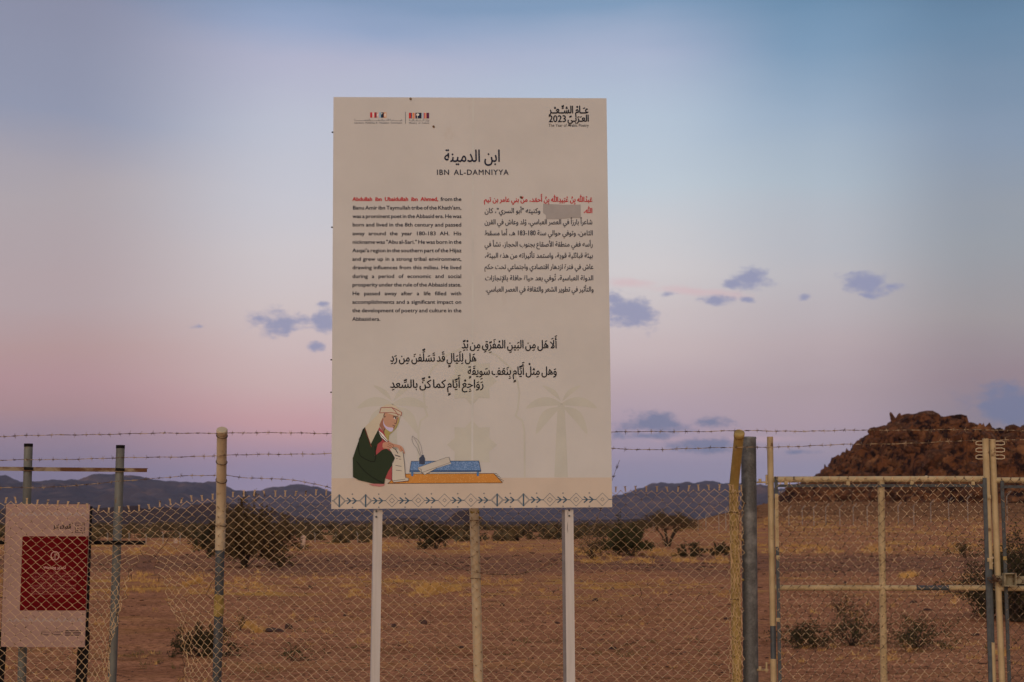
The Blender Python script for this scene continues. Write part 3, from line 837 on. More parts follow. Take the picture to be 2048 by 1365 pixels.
b = MB(); q = extend_down(wpath([(1560, 1365, GYm - .022), (1552, 954, GYm - .022)]), .1); b.bar(q[0], q[-1], .019, .012); part(b, 'channel_frame', STEEL, g1)
b = MB(); q = extend_down(wpath([(1981, 1365, GYm - .022), (1969, 956, GYm - .022)]), .1); b.bar(q[0], q[-1], .022, .012); part(b, 'channel_frame', STEEL, g1)
b = MB(); b.bar(at(1553, 988, GYm - .030), at(1554.5, 1094, GYm - .030), .020, .004)
part(b, 'paint_flakes', CREAM, g1)
for px, py in ((1553, 994), (1556, 1115), (1572, 966), (1696, 967), (1824, 966), (1946, 967), (1978, 994), (1978, 1120), (1556, 1240)):
    b = MB(); b.box(at(px, py, GYm - .03), .010, .006, .011)
    b.tube([at(px, py, GYm - .034), at(px, py, GYm - .042)], .0045, 8); part(b, 'clip', CREAM, g1)
b = MB(); chain_panel(b, 1552, 1972, 956, None, GYm - .038, 8.95, 10.2, seed=40)
o = part(b, 'netting', [WIREG, DKRUST], g1); o['kind'] = 'stuff'
for px, py, s in ((1838, 955, .014), (1853, 955, .017), (1862, 957, .011), (1980, 1115, .024), (1980, 1128, .022)):
    v, f = rock_shape(ICO1, (s, s * .8, s * .6), int(px + py)); b = MB(); b.add(v + at(px, py, GYm), f); part(b, 'blistered_paint', CREAM_L, g1)
def hooks(root, px0, px1):
    for py in (887, 901, 915):
        b = MB()
        P = [at(px0, py - 4, GYm), at((px0 * .3 + px1 * .7), py - 4.5, GYm), at(px1, py - 2.5, GYm), at(px1, py + 2, GYm), at((px0 * .3 + px1 * .7), py + 3.5, GYm), at(px0, py + 3, GYm)]
        b.tube(P, .0032, 8); part(b, 'wire_hook', CREAM_L, root, True)
hooks(g1, 1969, 1952)
g2 = thing('gate_leaf', 'right gate leaf of cream pipes with a square latch box, cut by the photo edge', 'gate', at(2200, 1200, FY) * np.array([1, 1, 0]), 'gate leaves')
G2 = GYm + .01
vpipe('stile', [(2004.5, 1365, G2), (1984.5, 879, G2)], .0185, CREAM, g2)
vpipe('stile', [(2424, 1365, G2), (2405, 879, G2)], .0185, CREAM, g2)
b = MB(); b.tube([at(1989, 961, G2), at(2410, 962, G2)], .0175, 16); part(b, 'top_rail', CREAM, g2, True)
b = MB(); b.tube([at(1998, 1177, G2), at(2414, 1178, G2)], .0165, 16); part(b, 'middle_rail', CREAM, g2, True)
b = MB(); q = extend_down(wpath([(2019, 1365, G2 - .022), (2004, 962, G2 - .022)]), .1); b.bar(q[0], q[-1], .019, .012); part(b, 'channel_frame', STEEL, g2)
b = MB(); b.bar(at(2006, 974, G2 - .022), at(2405, 975, G2 - .022), .017, .010); part(b, 'channel_frame', STEEL, g2)
vpipe('middle_upright', [(2212, 1365, G2 + .005), (2200, 962, G2 + .005)], .0205, CREAM, g2)
b = MB(); chain_panel(b, 2003, 2410, 958, None, G2 - .038, 8.95, 10.2, seed=60)
WIRED = mat('dark_rusty_gate_wire', C(.055, .035, .028), C(.10, .06, .04), 30, rough=.6, c3=C(.50, .36, .22), s3=30, lo3=.56, hi3=.60)
o = part(b, 'netting', [WIRED, DKRUST], g2); o['kind'] = 'stuff'; o['label'] = 'netting of mostly dark rusted wire'
hooks(g2, 1991, 2009)
LATCH = mat('weathered_latch_paint', C(.34, .30, .20), C(.22, .18, .11), 30, rough=.7, c3=C(.13, .07, .04), s3=22, lo3=.58, hi3=.66)
b = MB()
x0, x1, y0, y1 = 2006.5, 2030.5, 1147.5, 1172
for a_, c_ in (((x0, y0), (x1, y0)), ((x0, y1), (x1, y1))): b.bar(at(*a_, G2 - .07), at(*c_, G2 - .07), .006, .05)
for a_, c_ in (((x0 + 1, y0), (x0 + 1, y1)), ((x1 - 1, y0), (x1 - 1, y1))): b.bar(at(*a_, G2 - .072), at(*c_, G2 - .072), .006, .05)
b.bar(at(x0, 1160, G2 - .042), at(x1, 1160, G2 - .042), .066, .005)
part(b, 'latch_box', LATCH, g2)
b = MB(); b.bar(at(1998, 1160, G2 - .028), at(2110, 1161, G2 - .028), .046, .008); b.tube([at(1986, 1163, G2 - .05), at(2007, 1162, G2 - .05)], .006, 8)
part(b, 'latch_bar', LATCH, g2)
b = MB(); b.box(at(2010, 1117, G2 - .03), .010, .006, .011); part(b, 'clip', YELLOW, g2)
# chain holding the two leaves together
c0 = at(1990, 1158, FY - .06)
CH = thing('chain', 'short dark rusty chain holding the two gate leaves together', 'chain', c0)
for k in range(9):
    b = MB()
    c = at(1979 + 2.6 * k, 1158 + 5 * math.sin(k * .8) + k * .3, FY - .055 - .015 * math.sin(k))
    a = np.linspace(0, 2 * math.pi, 13)
    u = np.array([1, 0, -.2]); w = np.array([0, 1, 0]) if k % 2 else np.array([.2, 0, 1])
    b.tube([c + u * math.cos(q) * .012 + w * math.sin(q) * .007 for q in a], .0026, 6, cap=False); part(b, 'link', DKRUST, CH)
b = MB(); b.tube([at(1986, 1150, FY - .06), at(1990, 1158, FY - .07), at(1996, 1162, FY - .06)], .010, 8)
part(b, 'bolt', DKRUST, CH)

# ------------------------------------------------------------------ left sign frame
fr = thing('pole_frame', 'two grey poles joined by a rusty upper rail and black lower rail behind the fence', 'frame', at(150, 1300, 9.95) * np.array([1, 1, 0]))
PY = 9.95
for lst, lab in (([(43.5, 1365, PY), (57, 889, PY)], 'left pole, partly hidden by the warning sign'), ([(224, 1365, PY), (241, 892, PY)], 'right pole')):
    P = extend_down(wpath(lst))
    root = bpy.data.objects.new('pole', None); COL.objects.link(root); root.parent = fr; root['label'] = lab
    root.location = Vector((float(P[0][0]), float(P[0][1]), 0)) - fr.location
    b = MB(); b.tube(dense(P, 4), .0265, 20); part(b, 'pipe', GREYPOLE, root, True)
    t_ = P[-1] - P[0]; t_ /= np.linalg.norm(t_)
    b = MB(); b.tube([P[-1] - t_ * .016, P[-1] + t_ * .004], .0275, 20); part(b, 'black_cap', BLACK, root, True)
b = MB(); a_, c_ = at(-420, 934, PY - .035), at(294, 941, PY - .035)
b.bar(a_, c_, .024, .004); b.bar(a_ + np.array([0, .012, .011]), c_ + np.array([0, .012, .011]), .004, .024)
part(b, 'upper_rail', RUST, fr)
b = MB(); b.bar(at(-420, 1084, PY - .035), at(290, 1086, PY - .035), .025, .022); part(b, 'lower_rail', BLACK, fr)
for px in (57, 240):
    b = MB(); b.bar(at(px - 9, 939 if px > 100 else 937, PY - .04), at(px + 9, 940 if px > 100 else 938, PY - .04), .018, .006); part(b, 'clamp', BLACK, fr)

# ------------------------------------------------------------------ lettering engine
TMP = {}
def form_table():
    T = {}
    for c in range(0xFE80, 0xFEF5):
        d = unicodedata.decomposition(chr(c)).split()
        if len(d) == 2: T.setdefault(chr(int(d[1], 16)), {})[d[0].strip('<>')] = chr(c)
    return T
FORMS = form_table()
LIG = {'\u0622': ('\ufef5', '\ufef6'), '\u0623': ('\ufef7', '\ufef8'), '\u0625': ('\ufef9', '\ufefa'), '\u0627': ('\ufefb', '\ufefc')}
def ismark(c): return 0x064B <= ord(c) <= 0x0652 or ord(c) == 0x0670
def shape_word(w):
    """logical Arabic word -> list of (glyph, marks), still in reading order"""
    if w.strip('\u060c').replace('\u064e', '') in ('الله',) or w.rstrip('،') == 'الله':
        rest = w[4:] if w.startswith('الله') else ''
        return [('\ufdf2', [])] + [(c, []) for c in rest]
    if w.endswith('الله') and len(w) > 4:
        return shape_word(w[:-4]) + [('\ufdf2', [])]
    base = []
    for c in w:
        if ismark(c) and base: base[-1][1].append(c)
        else: base.append([c, []])
    out_ = []
    def dual(c): return c == '\u0640' or (c in FORMS and 'initial' in FORMS[c])
    def joins(c): return c == '\u0640' or c in FORMS
    i = 0
    while i < len(base):
        c, mk = base[i]
        prev = i > 0 and dual(base[i - 1][0]) and joins(c)
        if c == '\u0644' and i + 1 < len(base) and base[i + 1][0] in LIG:
            out_.append((LIG[base[i + 1][0]][1 if prev else 0], mk + base[i + 1][1])); i += 2; continue
        nxt = i + 1 < len(base) and dual(c) and joins(base[i + 1][0]) and c != '\u0621'
        if c in FORMS:
            f = FORMS[c]
            k = 'medial' if prev and nxt else 'final' if prev else 'initial' if nxt else 'isolated'
            g = f.get(k) or f.get('final' if prev else 'isolated') or c
        else: g = c
        out_.append((g, mk)); i += 1
    return out_
GL = {}
def glyph_raw(s, off):
    c = bpy.data.curves.new('lettering_tmp', 'FONT'); c.body = s; c.fill_mode = 'FRONT'; c.offset = off; c.resolution_u = 3
    o = bpy.data.objects.new('lettering_tmp', c); COL.objects.link(o)
    dg = bpy.context.evaluated_depsgraph_get(); dg.update()
    ob = o.evaluated_get(dg); me = ob.to_mesh()
    v = np.array([q.co[:2] for q in me.vertices]) if len(me.vertices) else np.zeros((0, 2))
    me.calc_loop_triangles()
    f = np.array([t.vertices[:] for t in me.loop_triangles]) if len(me.loop_triangles) else np.zeros((0, 3), int)
    ob.to_mesh_clear(); bpy.data.objects.remove(o); bpy.data.curves.remove(c)
    return v, f
BAR = glyph_raw('|', 0)[0][:, 0].max()
def glyph(ch, off=0.0):
    k = (ch, off)
    if k not in GL:
        if ch == ' ': GL[k] = (np.zeros((0, 2)), np.zeros((0, 3), int), .28)
        else:
            v, f = glyph_raw(ch, off)
            w = glyph_raw(ch + '|', 0)[0][:, 0].max() - BAR
            GL[k] = (v, f, w)
    return GL[k]
def is_rtl(w): return any(0x600 <= ord(c) < 0x700 and c not in '\u060c' for c in w)
def lay_word(w, off, latin_sc=1.0, track=0.0):
    """returns verts, faces, width with the pen starting at x = 0"""
    if is_rtl(w):
        seq = []
        core = w
        units = shape_word(core)
        units = units[::-1]
    else: units = [(c, []) for c in w]
    V = []; Fc = []; x = 0; n = 0
    for g, mk in units:
        v, f, a = glyph(g, off)
        if len(v):
            V.append(v + [x, 0]); Fc.append(f + n); n += len(v)
            bx0, bx1, by1, by0 = v[:, 0].min(), v[:, 0].max(), v[:, 1].max(), v[:, 1].min()
            up = max(by1 + .06, .42); dn = min(by0 - .05, -.1)
            cx = x + (bx0 + bx1) / 2
            for m_ in mk:
                mv, mf, _ = glyph(m_, off * .6)
                if not len(mv): continue
                mw = (mv[:, 0].min() + mv[:, 0].max()) / 2
                low = m_ in '\u0650\u064d'
                dy = (dn - mv[:, 1].max()) if low else (up - mv[:, 1].min())
                V.append(mv + [cx - mw, dy]); Fc.append(mf + n); n += len(mv)
                if not low: up += mv[:, 1].max() - mv[:, 1].min() + .03
        x += a + track
    return (np.concatenate(V) if V else np.zeros((0, 2))), (np.concatenate(Fc) if Fc else np.zeros((0, 3), int)), x - track
def lay_line(text, x0, x1, y, em, off=0.0, rtl=False, justify=True, sy=None, space=.26, track=0.0):
    """typeset one line between photo columns x0 and x1; returns 2-D verts (photo px) and faces"""
    words = [q for q in text.split(' ') if q]
    W_ = [lay_word(q, off, track=track) for q in words]
    if rtl: W_ = W_[::-1]
    tot = sum(q[2] for q in W_); ns = max(len(W_) - 1, 0)
    sx = em; gap = space * em
    if justify:
        if tot * em + ns * gap > (x1 - x0) or ns == 0 or (x1 - x0 - tot * em) / max(ns, 1) > 1.6 * em:
            sx = (x1 - x0) / (tot + ns * space); gap = space * sx
        else: gap = (x1 - x0 - tot * em) / ns
    V = []; Fc = []; n = 0; x = x0
    for v, f, w in W_:
        if len(v):
            V.append(np.stack([x + v[:, 0] * sx, y - v[:, 1] * (sy or em)], 1)); Fc.append(f + n); n += len(v)
        x += w * sx + gap
    return np.concatenate(V), np.concatenate(Fc)

# ------------------------------------------------------------------ flat print on a panel
class Sheet:
    def __init__(s, root, P0, n):
        s.root = root; s.P0 = np.array(P0, float); s.n = np.array(n, float) / np.linalg.norm(n)
    def pts(s, xy, off):
        xy = np.asarray(xy, float)
        u = (xy[:, 0] - 1024) / F; v = (682.5 - xy[:, 1]) / F
        d = np.stack([u, math.cos(TH) - v * math.sin(TH), math.sin(TH) + v * math.cos(TH)], 1)
        o = np.array([0, 0, EYE]); P0 = s.P0 + s.n * off
        t = ((P0 - o) @ s.n) / (d @ s.n)
        return o + d * t[:, None]
    def add(s, b, v2, f, off): b.add(s.pts(v2, off), f)
    def poly(s, b, pts, off):
        from mathutils.geometry import tessellate_polygon
        f = tessellate_polygon([[Vector((p[0], p[1], 0)) for p in pts]])
        if len(f): s.add(b, pts, np.array(f), off)
    def line(s, b, pts, w, off, closed=False):
        p = np.asarray(pts, float)
        if closed: p = np.concatenate([p, p[:1]])
        for k_, (a, c) in enumerate(zip(p[:-1], p[1:])):
            d = c - a; l_ = np.linalg.norm(d)
            if l_ < 1e-6: continue
            d /= l_; q = np.array([-d[1], d[0]]) * w / 2; e = d * w * .25
            s.add(b, [a - e + q, c + e + q, c + e - q, a - e - q], np.array([(0, 1, 2, 3)]), off + .00003 * (k_ % 3))
    def done(s, b, name, m_, label=None, parent=None):
        if not b.n: return
        # make every face look out of the panel
        o = part(b, name, m_, parent or s.root)
        if label: o['label'] = label
        return o
KR, KG, KB = .64, .500, .42
INK = {}
def ink(r, g, b_, rough=.55):
    k = (r, g, b_)
    if k not in INK:
        c = (min(s2l(r) / KR, .85), min(s2l(g) / KG, .85), min(s2l(b_) / KB, .85), 1)
        c2 = tuple(q * .9 for q in c[:3]) + (1,)
        INK[k] = mat('print_ink', c, c2, 5, 6, .4, .7, rough=rough, spec=.15)
    return INK[k]
def catmull(pts, n=4, closed=True):
    p = np.asarray(pts, float); m_ = len(p); out_ = []
    R = range(m_) if closed else range(m_ - 1)
    for i in R:
        if closed: a, b_, c, d = p[(i - 1) % m_], p[i], p[(i + 1) % m_], p[(i + 2) % m_]
        else: a, b_, c, d = p[max(i - 1, 0)], p[i], p[i + 1], p[min(i + 2, m_ - 1)]
        for k in range(n):
            t = k / n
            out_.append(.5 * ((2 * b_) + (-a + c) * t + (2 * a - 5 * b_ + 4 * c - d) * t * t + (-a + 3 * b_ - 3 * c + d) * t ** 3))
    if not closed: out_.append(p[-1])
    return np.array(out_)

# ------------------------------------------------------------------ warning sign (left)
WS = thing('warning_sign', 'white and dark red warning sign on black legs behind the netting at far left', 'sign', at(90, 1300, 9.8) * np.array([1, 1, 0]))
sh = Sheet(WS, at(90, 1150, 9.78), (0, -1, 0))
q = sh.pts([(12, 1008.5), (179.5, 1009), (169, 1295), (1.5, 1294)], 0)
b = MB(); bk = q + np.array([0, .012, 0]); b.quadbox([bk[0], bk[1], bk[2], bk[3], q[0], q[1], q[2], q[3]])
WHITEP = mat('pinkish_white_sign', C(.41, .27, .235), C(.35, .23, .20), 5, rough=.7, spec=.2)
part(b, 'panel', WHITEP, WS)
b = MB()
q2 = sh.pts([(18, 1014), (178.8, 1013), (169.3, 1289), (8, 1288)], -.035)
fr2 = [q2[0], q2[1], q2[2], q2[3]]
for a_, c_ in ((0, 1), (1, 2), (2, 3), (3, 0)): b.bar(fr2[a_], fr2[c_], .03, .035)
part(b, 'back_frame', BLACK, WS)
for x0, x1 in ((0, -4), (165, 162)):
    P = extend_down(np.array([at(x1, 1365, 9.84), at(x0 + 4, 1260, 9.84)]))
    b = MB(); b.bar(P[0], P[-1], .062, .03); part(b, 'leg', BLACK, WS)
b = MB(); sh.add(b, [(45, 1073), (177, 1073), (171.5, 1221.5), (39.5, 1221.5)], np.array([(0, 1, 2, 3)]), .0008)
REDP = mat('dark_red_print', C(.135, .005, .009), C(.110, .004, .007), 6, rough=.9, spec=.05)
sh.done(b, 'red_panel', REDP)
pinkm = mat('pale_pink_print', C(.60, .36, .33), rough=.6)
b = MB(); cx, cy = 110, 1112
a = np.linspace(0, 2 * math.pi, 29)
sh.line(b, [(cx + 8 * math.cos(t_), cy + 8.3 * math.sin(t_)) for t_ in a], 1.7, .0014)
sh.line(b, [(cx, cy - 3.5), (cx, cy + 1.5)], 1.8, .0014); sh.line(b, [(cx, cy + 4), (cx, cy + 5.2)], 2.0, .0014)
sh.done(b, 'warning_symbol', pinkm)
def write(sheet, name, rows, m_, off_layer=.0014, label=None, parent=None):
    for r_ in rows:              # one part per printed line; its letters are too small to pick apart
        b = MB()
        kw = dict(em=r_[4]); kw.update(r_[5] if len(r_) > 5 else {})
        fat = kw.pop('fat', 0)
        v, f = lay_line(r_[0], r_[1], r_[2], r_[3], **kw)
        for q_, (ox, oy) in enumerate(((0, 0), (-.5, 0), (.5, 0), (0, -.4), (0, .4))[:5 if fat else 1]):
            sheet.add(b, v + [ox * fat, oy * fat], f, off_layer + q_ * .00008)
        o = sheet.done(b, name, m_, label, parent); o['kind'] = 'stuff'
R_ = dict(rtl=True)
write(sh, 'warning_lettering', [('Warning', 87, 112, 1138, 7, dict(fat=.6)), ('تحذير', 114, 132, 1138, 9, dict(rtl=True, fat=.6))], pinkm)
darkpink = mat('dull_red_print', C(.40, .12, .12), rough=.6)
write(sh, 'warning_lettering', [
    ('الموقع محمي بموجب نظام الآثار والمتاحف والتراث العمراني', 63, 154, 1148, 6, R_),
    ('الصادر بالمرسوم الملكي رقم م/٣ وتاريخ ٩/١/١٤٣٦ هـ وإن أي', 63, 153, 1154.5, 6, R_),
    ('اعتداء عليه بالإزالة أو النبش أو التشويه أو الكتابة', 64, 152, 1161, 6, R_),
    ('يعرض صاحبه للعقوبات الواردة في النظام', 79, 140, 1167.5, 6, R_),
    ('ARCHAEOLOGICAL AREA IT IS UNLAWFUL TO TRESPASS', 62, 152, 1173.5, 4.6, {}),
    ('VIOLATORS ARE SUBJECT TO PENALTIES STIPULATED', 62, 151, 1179, 4.6, {}),
    ('IN ANTIQUITIES AND MUSEUMS AND ARCHITECTURAL', 62, 152, 1184.5, 4.6, {}),
    ('HERITAGE REGULATIONS HIS ROYAL DECREE M.', 62, 143, 1190, 4.6, {})], darkpink)
write(sh, 'place_name_lettering', [('العبلاء (د)', 107, 142, 1057.5, 13, dict(rtl=True, fat=.5))], BLACK)
write(sh, 'commission_lettering', [('Heritage Commission', 81, 126, 1271, 4.6, {}), ('هيـــئــة التــــراث', 82, 126, 1265, 5.5, R_)], BLACK)
b = MB()
em_ = [(151.5, 1046.5), (169.5, 1046.5), (168.5, 1051), (169.5, 1056), (168, 1061), (169, 1065.5), (150.5, 1065.5), (151.2, 1060), (150.2, 1055), (151.5, 1051)]
sh.line(b, em_, .8, .0014, True)
for rx_, ry_, w_ in ((156, 1051.5, 3), (163, 1051.5, 3), (156, 1057, 2.5), (163, 1057, 2.5), (155, 1061.5, 3), (162, 1061.5, 3)): sh.line(b, [(rx_ - w_ / 2, ry_), (rx_ + w_ / 2, ry_ + .4)], 1.3, .0014)
for k in range(8):
    x = 130 + k * 4
    sh.poly(b, [(x, 1260.8), (x + 4, 1260.8), (x + 2, 1264)], .0014); sh.poly(b, [(x, 1271.6), (x + 4, 1271.6), (x + 2, 1268.6)], .0014)
    sh.poly(b, [(x, 1266.2), (x + 2, 1264.6), (x + 4, 1266.2), (x + 2, 1268)], .0014)
sh.done(b, 'emblem', BLACK)['kind'] = 'stuff'
b = MB()
faintg = mat('faint_grey_print', C(.40, .32, .30), rough=.6)
for k in range(11):
    for y_ in (1026, 1238):
        x = 20 + k * 14 - (8 if y_ > 1100 else 0)
        sh.poly(b, [(x, y_ + 6), (x + 7, y_ - 2), (x + 14, y_ + 6), (x + 10, y_ + 6), (x + 7, y_ + 2), (x + 4, y_ + 6)], .0006)
sh.done(b, 'triangle_border', faintg)['kind'] = 'stuff'

# ------------------------------------------------------------------ information board
BY = 8.0; yaw = .035
BR = thing('information_board', 'tall beige information board with Arabic and English text on two white legs', 'sign', at(945, 1200, BY) * np.array([1, 1, 0]))
bn = np.array([math.sin(yaw), -math.cos(yaw), 0])
bs = Sheet(BR, at(943, 610, BY), bn)
q = bs.pts([(667, 194.5), (1213, 197), (1224.5, 1015), (662.5, 1018.5)], 0)
b = MB(); bk = q - bn * .014
b.quadbox([bk[0], bk[1], bk[2], bk[3], q[0], q[1], q[2], q[3]])
def panel_mat():
    m = mat('weathered_beige_board', C(.615, .625, .625), C(.555, .565, .565), 2.6, 10, .35, .72, rough=.55, spec=.25)
    t = m.node_tree; bsdf = t.nodes['Principled BSDF']; src = bsdf.inputs['Base Color'].links[0].from_socket
    geo = t.nodes.new('ShaderNodeNewGeometry')
    n = t.nodes.new('ShaderNodeTexNoise'); n.inputs['Scale'].default_value = 5; n.inputs['Detail'].default_value = 8; n.inputs['Roughness'].default_value = .75
    mp = t.nodes.new('ShaderNodeMapping'); mp.inputs['Scale'].default_value = (1, 1, .6); t.links.new(geo.outputs['Position'], mp.inputs[0]); t.links.new(mp.outputs[0], n.inputs['Vector'])
    r = t.nodes.new('ShaderNodeMapRange'); r.inputs['From Min'].default_value = .62; r.inputs['From Max'].default_value = .75; r.inputs['To Max'].default_value = .35
    t.links.new(n.outputs[0], r.inputs['Value'])
    mx = t.nodes.new('ShaderNodeMix'); mx.data_type = 'RGBA'; t.links.new(r.outputs[0], mx.inputs[0]); t.links.new(src, mx.inputs[6]); mx.inputs[7].default_value = C(.48, .44, .38)
    t.links.new(mx.outputs[2], bsdf.inputs['Base Color'])
    return m
part(b, 'panel', panel_mat(), BR)
b = MB()
for x_ in (690, 755, 945, 1140, 1196):
    p_ = bs.pts([(x_, 215), (x_, 1005)], -.032); b.bar(p_[0], p_[1], .03, .03)
for y_ in (214, 480, 750, 1004):
    p_ = bs.pts([(683, y_), (1203, y_)], -.0322); b.bar(p_[0], p_[1], .03, .026)
part(b, 'back_frame', STEEL, BR)
# legs
p_ = bs.pts([(749.7, 1365), (755.5, 1020)], -.045); P = extend_down(p_)
b = MB(); b.bar(P[0], P[-1], .0425, .04, (0.0 - .22, 1, 0)); part(b, 'leg', LEG, BR)
p_ = bs.pts([(1141.5, 1365), (1138, 1020)], -.045); P = extend_down(p_)
b = MB(); b.bar(P[0], P[-1], .0425, .04, (0, 1, 0))
part(b, 'leg', LEG, BR)
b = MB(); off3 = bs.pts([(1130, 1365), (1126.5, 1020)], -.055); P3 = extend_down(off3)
b.bar(P3[0], P3[-1], .016, .03, (0, 1, 0)); part(b, 'leg_shaded_side', LEG_SHADED, BR)  # separate dark bar, painted as the shaded left side of the white leg
for px_, py_ in ((752.6, 1023), (752.6, 1034), (1138.4, 1021), (1138.4, 1032)):
    b = MB(); c = bs.pts([(px_, py_)], -.022)[0]; b.tube([c, c + bn * .004, c + bn * .006], [.0052, .005, .003], 6); part(b, 'bolt', STEEL, BR)
# faint background print -----------------------------------------------------
OLIVE = ink(163, 148, 132); BAND = ink(168, 142, 122)
b = MB(); bs.add(b, [(663.4, 957), (1223, 955.5), (1224.2, 1014.6), (662.8, 1018.1)], np.array([(0, 1, 2, 3)]), .0004); bs.done(b, 'lower_band', BAND)
b = MB()
def c6(x, y): return (930 + x / 5.15, 760 + y / 5.15)
fronds = [[(990, 240), (900, 190), (800, 180), (700, 220), (630, 295), (760, 275), (985, 260)], [(985, 215), (930, 110), (800, 55), (850, 110), (975, 210)], [(960, 280), (850, 300), (770, 380), (730, 560), (850, 430), (965, 300)]]
for sx_ in (0, -338):
    for fr_ in fronds:
        for mir in (0, 1):
            pp = [c6((1990 - x) if mir else x, y) for x, y in fr_]; bs.poly(b, [(x + sx_, y) for x, y in catmull(pp, 3)], .0004)
    bs.poly(b, [(c6(x, y)[0] + sx_, c6(x, y)[1]) for x, y in ((955, 262), (1025, 262), (1060, 1003), (920, 1003))], .0006)
for mir in (0, 1):
    pp = [(160, -330), (330, -250), (470, -120), (540, 20), (560, 130), (545, 300), (520, 370), (590, 420), (612, 520), (615, 1003)]
    bs.line(b, [c6((134 - x) if mir else x, y) for x, y in pp], 3.6, .0005)
star = []
for k in range(16):
    r_ = 50 if k % 2 == 0 else 37; a_ = k * math.pi / 8
    star.append((944 + r_ * math.cos(a_), 890 + r_ * math.sin(a_)))
bs.poly(b, star, .0006)
star = [(944 + (50 if k % 2 == 0 else 37) * math.cos(k * math.pi / 8), 762 + (50 if k % 2 == 0 else 37) * math.sin(k * math.pi / 8)) for k in range(16)]
bs.poly(b, star, .0006)
bs.done(b, 'palm_watermark', OLIVE)
b = MB(); bs.poly(b, [(944.5, 196.5), (948.5, 196.5), (946.5, 956), (942.5, 956)], .0008); bs.done(b, 'seam', ink(169, 154, 142))
# lettering --------------------------------------------------------------------
NAVY = ink(24, 26, 40); REDI = ink(158, 38, 40); GREYI = ink(70, 68, 74)
write(bs, 'title_lettering', [('ابن الدمينة', 888, 1001, 324, 30, dict(rtl=True, sy=34, fat=.9)), ('IBN AL-DAMNIYYA', 873, 1017, 350, 15, dict(track=.07, fat=.4))], NAVY)
eng = [('Abbasid era.', 704.5, 761, 642), ('the development of poetry and culture in the', 704.5, 923, 625), ('accomplishments and a significant impact on', 704.5, 923, 608), ('He passed away after a life filled with', 704.5, 923, 591),
       ('prosperity under the rule of the Abbasid state.', 704.5, 923, 573.5), ('during a period of economic and social', 704.5, 923, 556.5), ('drawing influences from this milieu. He lived', 704.5, 923, 539),
       ('and grew up in a strong tribal environment,', 704.5, 923, 522), ("Asqai'a region in the southern part of the Hijaz", 704.7, 923, 505), ('nickname was "Abu al-Sari." He was born in the', 704.8, 923, 488),
       ('away around the year 180-183 AH. His', 704.8, 923, 471), ('born and lived in the 8th century and passed', 704.8, 923, 453.5), ('was a prominent poet in the Abbasid era. He was', 705, 923, 436.5),
       ("Banu Amir ibn Taymullah tribe of the Khath'am,", 705.2, 923, 419.5), ('from the', 881, 923, 402.3)]
write(bs, 'english_paragraph', [e_ + (12.2, dict(space=.15, sy=10.9, fat=.35)) for e_ in eng], NAVY)
write(bs, 'red_name_lettering', [('Abdullah ibn Ubaidullah ibn Ahmed,', 705, 876.5, 402.3, 11.2, dict(sy=10.9, space=.15, fat=.8)),
      ('عَبدُالله بِنْ عُبَيدِالله بِنْ أَحمَد، منْ بني عامر بن تيم', 968, 1185, 404, 14, dict(fat=.8, rtl=True)), ('الله،', 1167, 1185, 426.5, 14, dict(fat=.8, rtl=True))], REDI)
ara = [('وكنيته "أبو السري"، كان', 969, 1081, 426.5), ('شاعراً بارزاً في العصر العباسي، وُلد وعاش في القرن', 969, 1185, 449), ('الثامن، وتوفي حوالي سنة 183-180 هـ، أما مسقط', 969, 1186, 471),
       ('رأسه ففي منطقة الأصقاع بجنوب الحجاز، نشأ في', 969, 1186, 493.5), ('بيئة قبائلية قوية، واستمد تأثيراته من هذه البيئة،', 969, 1186, 516), ('عاش في فترة ازدهار اقتصادي واجتماعي تحت حكم', 969, 1187, 538.5),
       ('الدولة العباسية، تُوفي بعد حياة حافلة بالإنجازات', 970, 1187, 561), ('والتأثير في تطوير الشعر والثقافة في العصر العباسي.', 971, 1187.5, 583.5)]
write(bs, 'arabic_paragraph', [e_ + (14, dict(rtl=True, fat=.4)) for e_ in ara], NAVY)
poem = [('أَلَا هَل مِن البَينِ المُفَرِّقِ مِن بُدِّ', 923, 1114, 697), ('هَل لِلَيَالٍ قَد تَسَلَّفنَ مِن رَدِ', 780, 953, 723.5), ('وَهل مِثلُ أَيَّامٍ بِنَعَفِ سَوِيقَةٍ', 935, 1114, 750), ('رَوَاجِعُ أَيَّامٍ كما كُنَّ بالسَّعدِ', 780, 968, 776)]
write(bs, 'poem_lettering', [e_ + (21.5, dict(rtl=True, space=.14, sy=23, fat=.8)) for e_ in poem], ink(10, 10, 18))
write(bs, 'year_emblem_lettering', [('عـَـامُ الشـَّـعـْـر', 1098, 1177, 227, 21, dict(rtl=True, fat=1.2)), ('العـَرَبـيّ', 1135, 1178, 243.5, 19, dict(rtl=True, fat=1.2)), ('2023', 1097, 1133, 244.5, 19.5, dict(fat=.7)),
      ('The Year of Arabic Poetry', 1097, 1177.5, 253.8, 8.2, dict())], ink(14, 16, 26))
write(bs, 'ministry_lettering', [('Ministry of Culture', 818, 858.5, 248, 4.8, dict()), ('وزارة الـــثـــقـــافـــة', 818, 858.5, 242.5, 6.2, dict(rtl=True)),
      ('Literature, Publishing & Translation Commission', 708.5, 804.5, 247.5, 4.6, dict()), ('هيـــــــــــئـــة الأدب والـنـشـــــــــر والترجمـــــــــــــــة', 708.5, 804.5, 242, 5.6, dict(rtl=True))], GREYI)
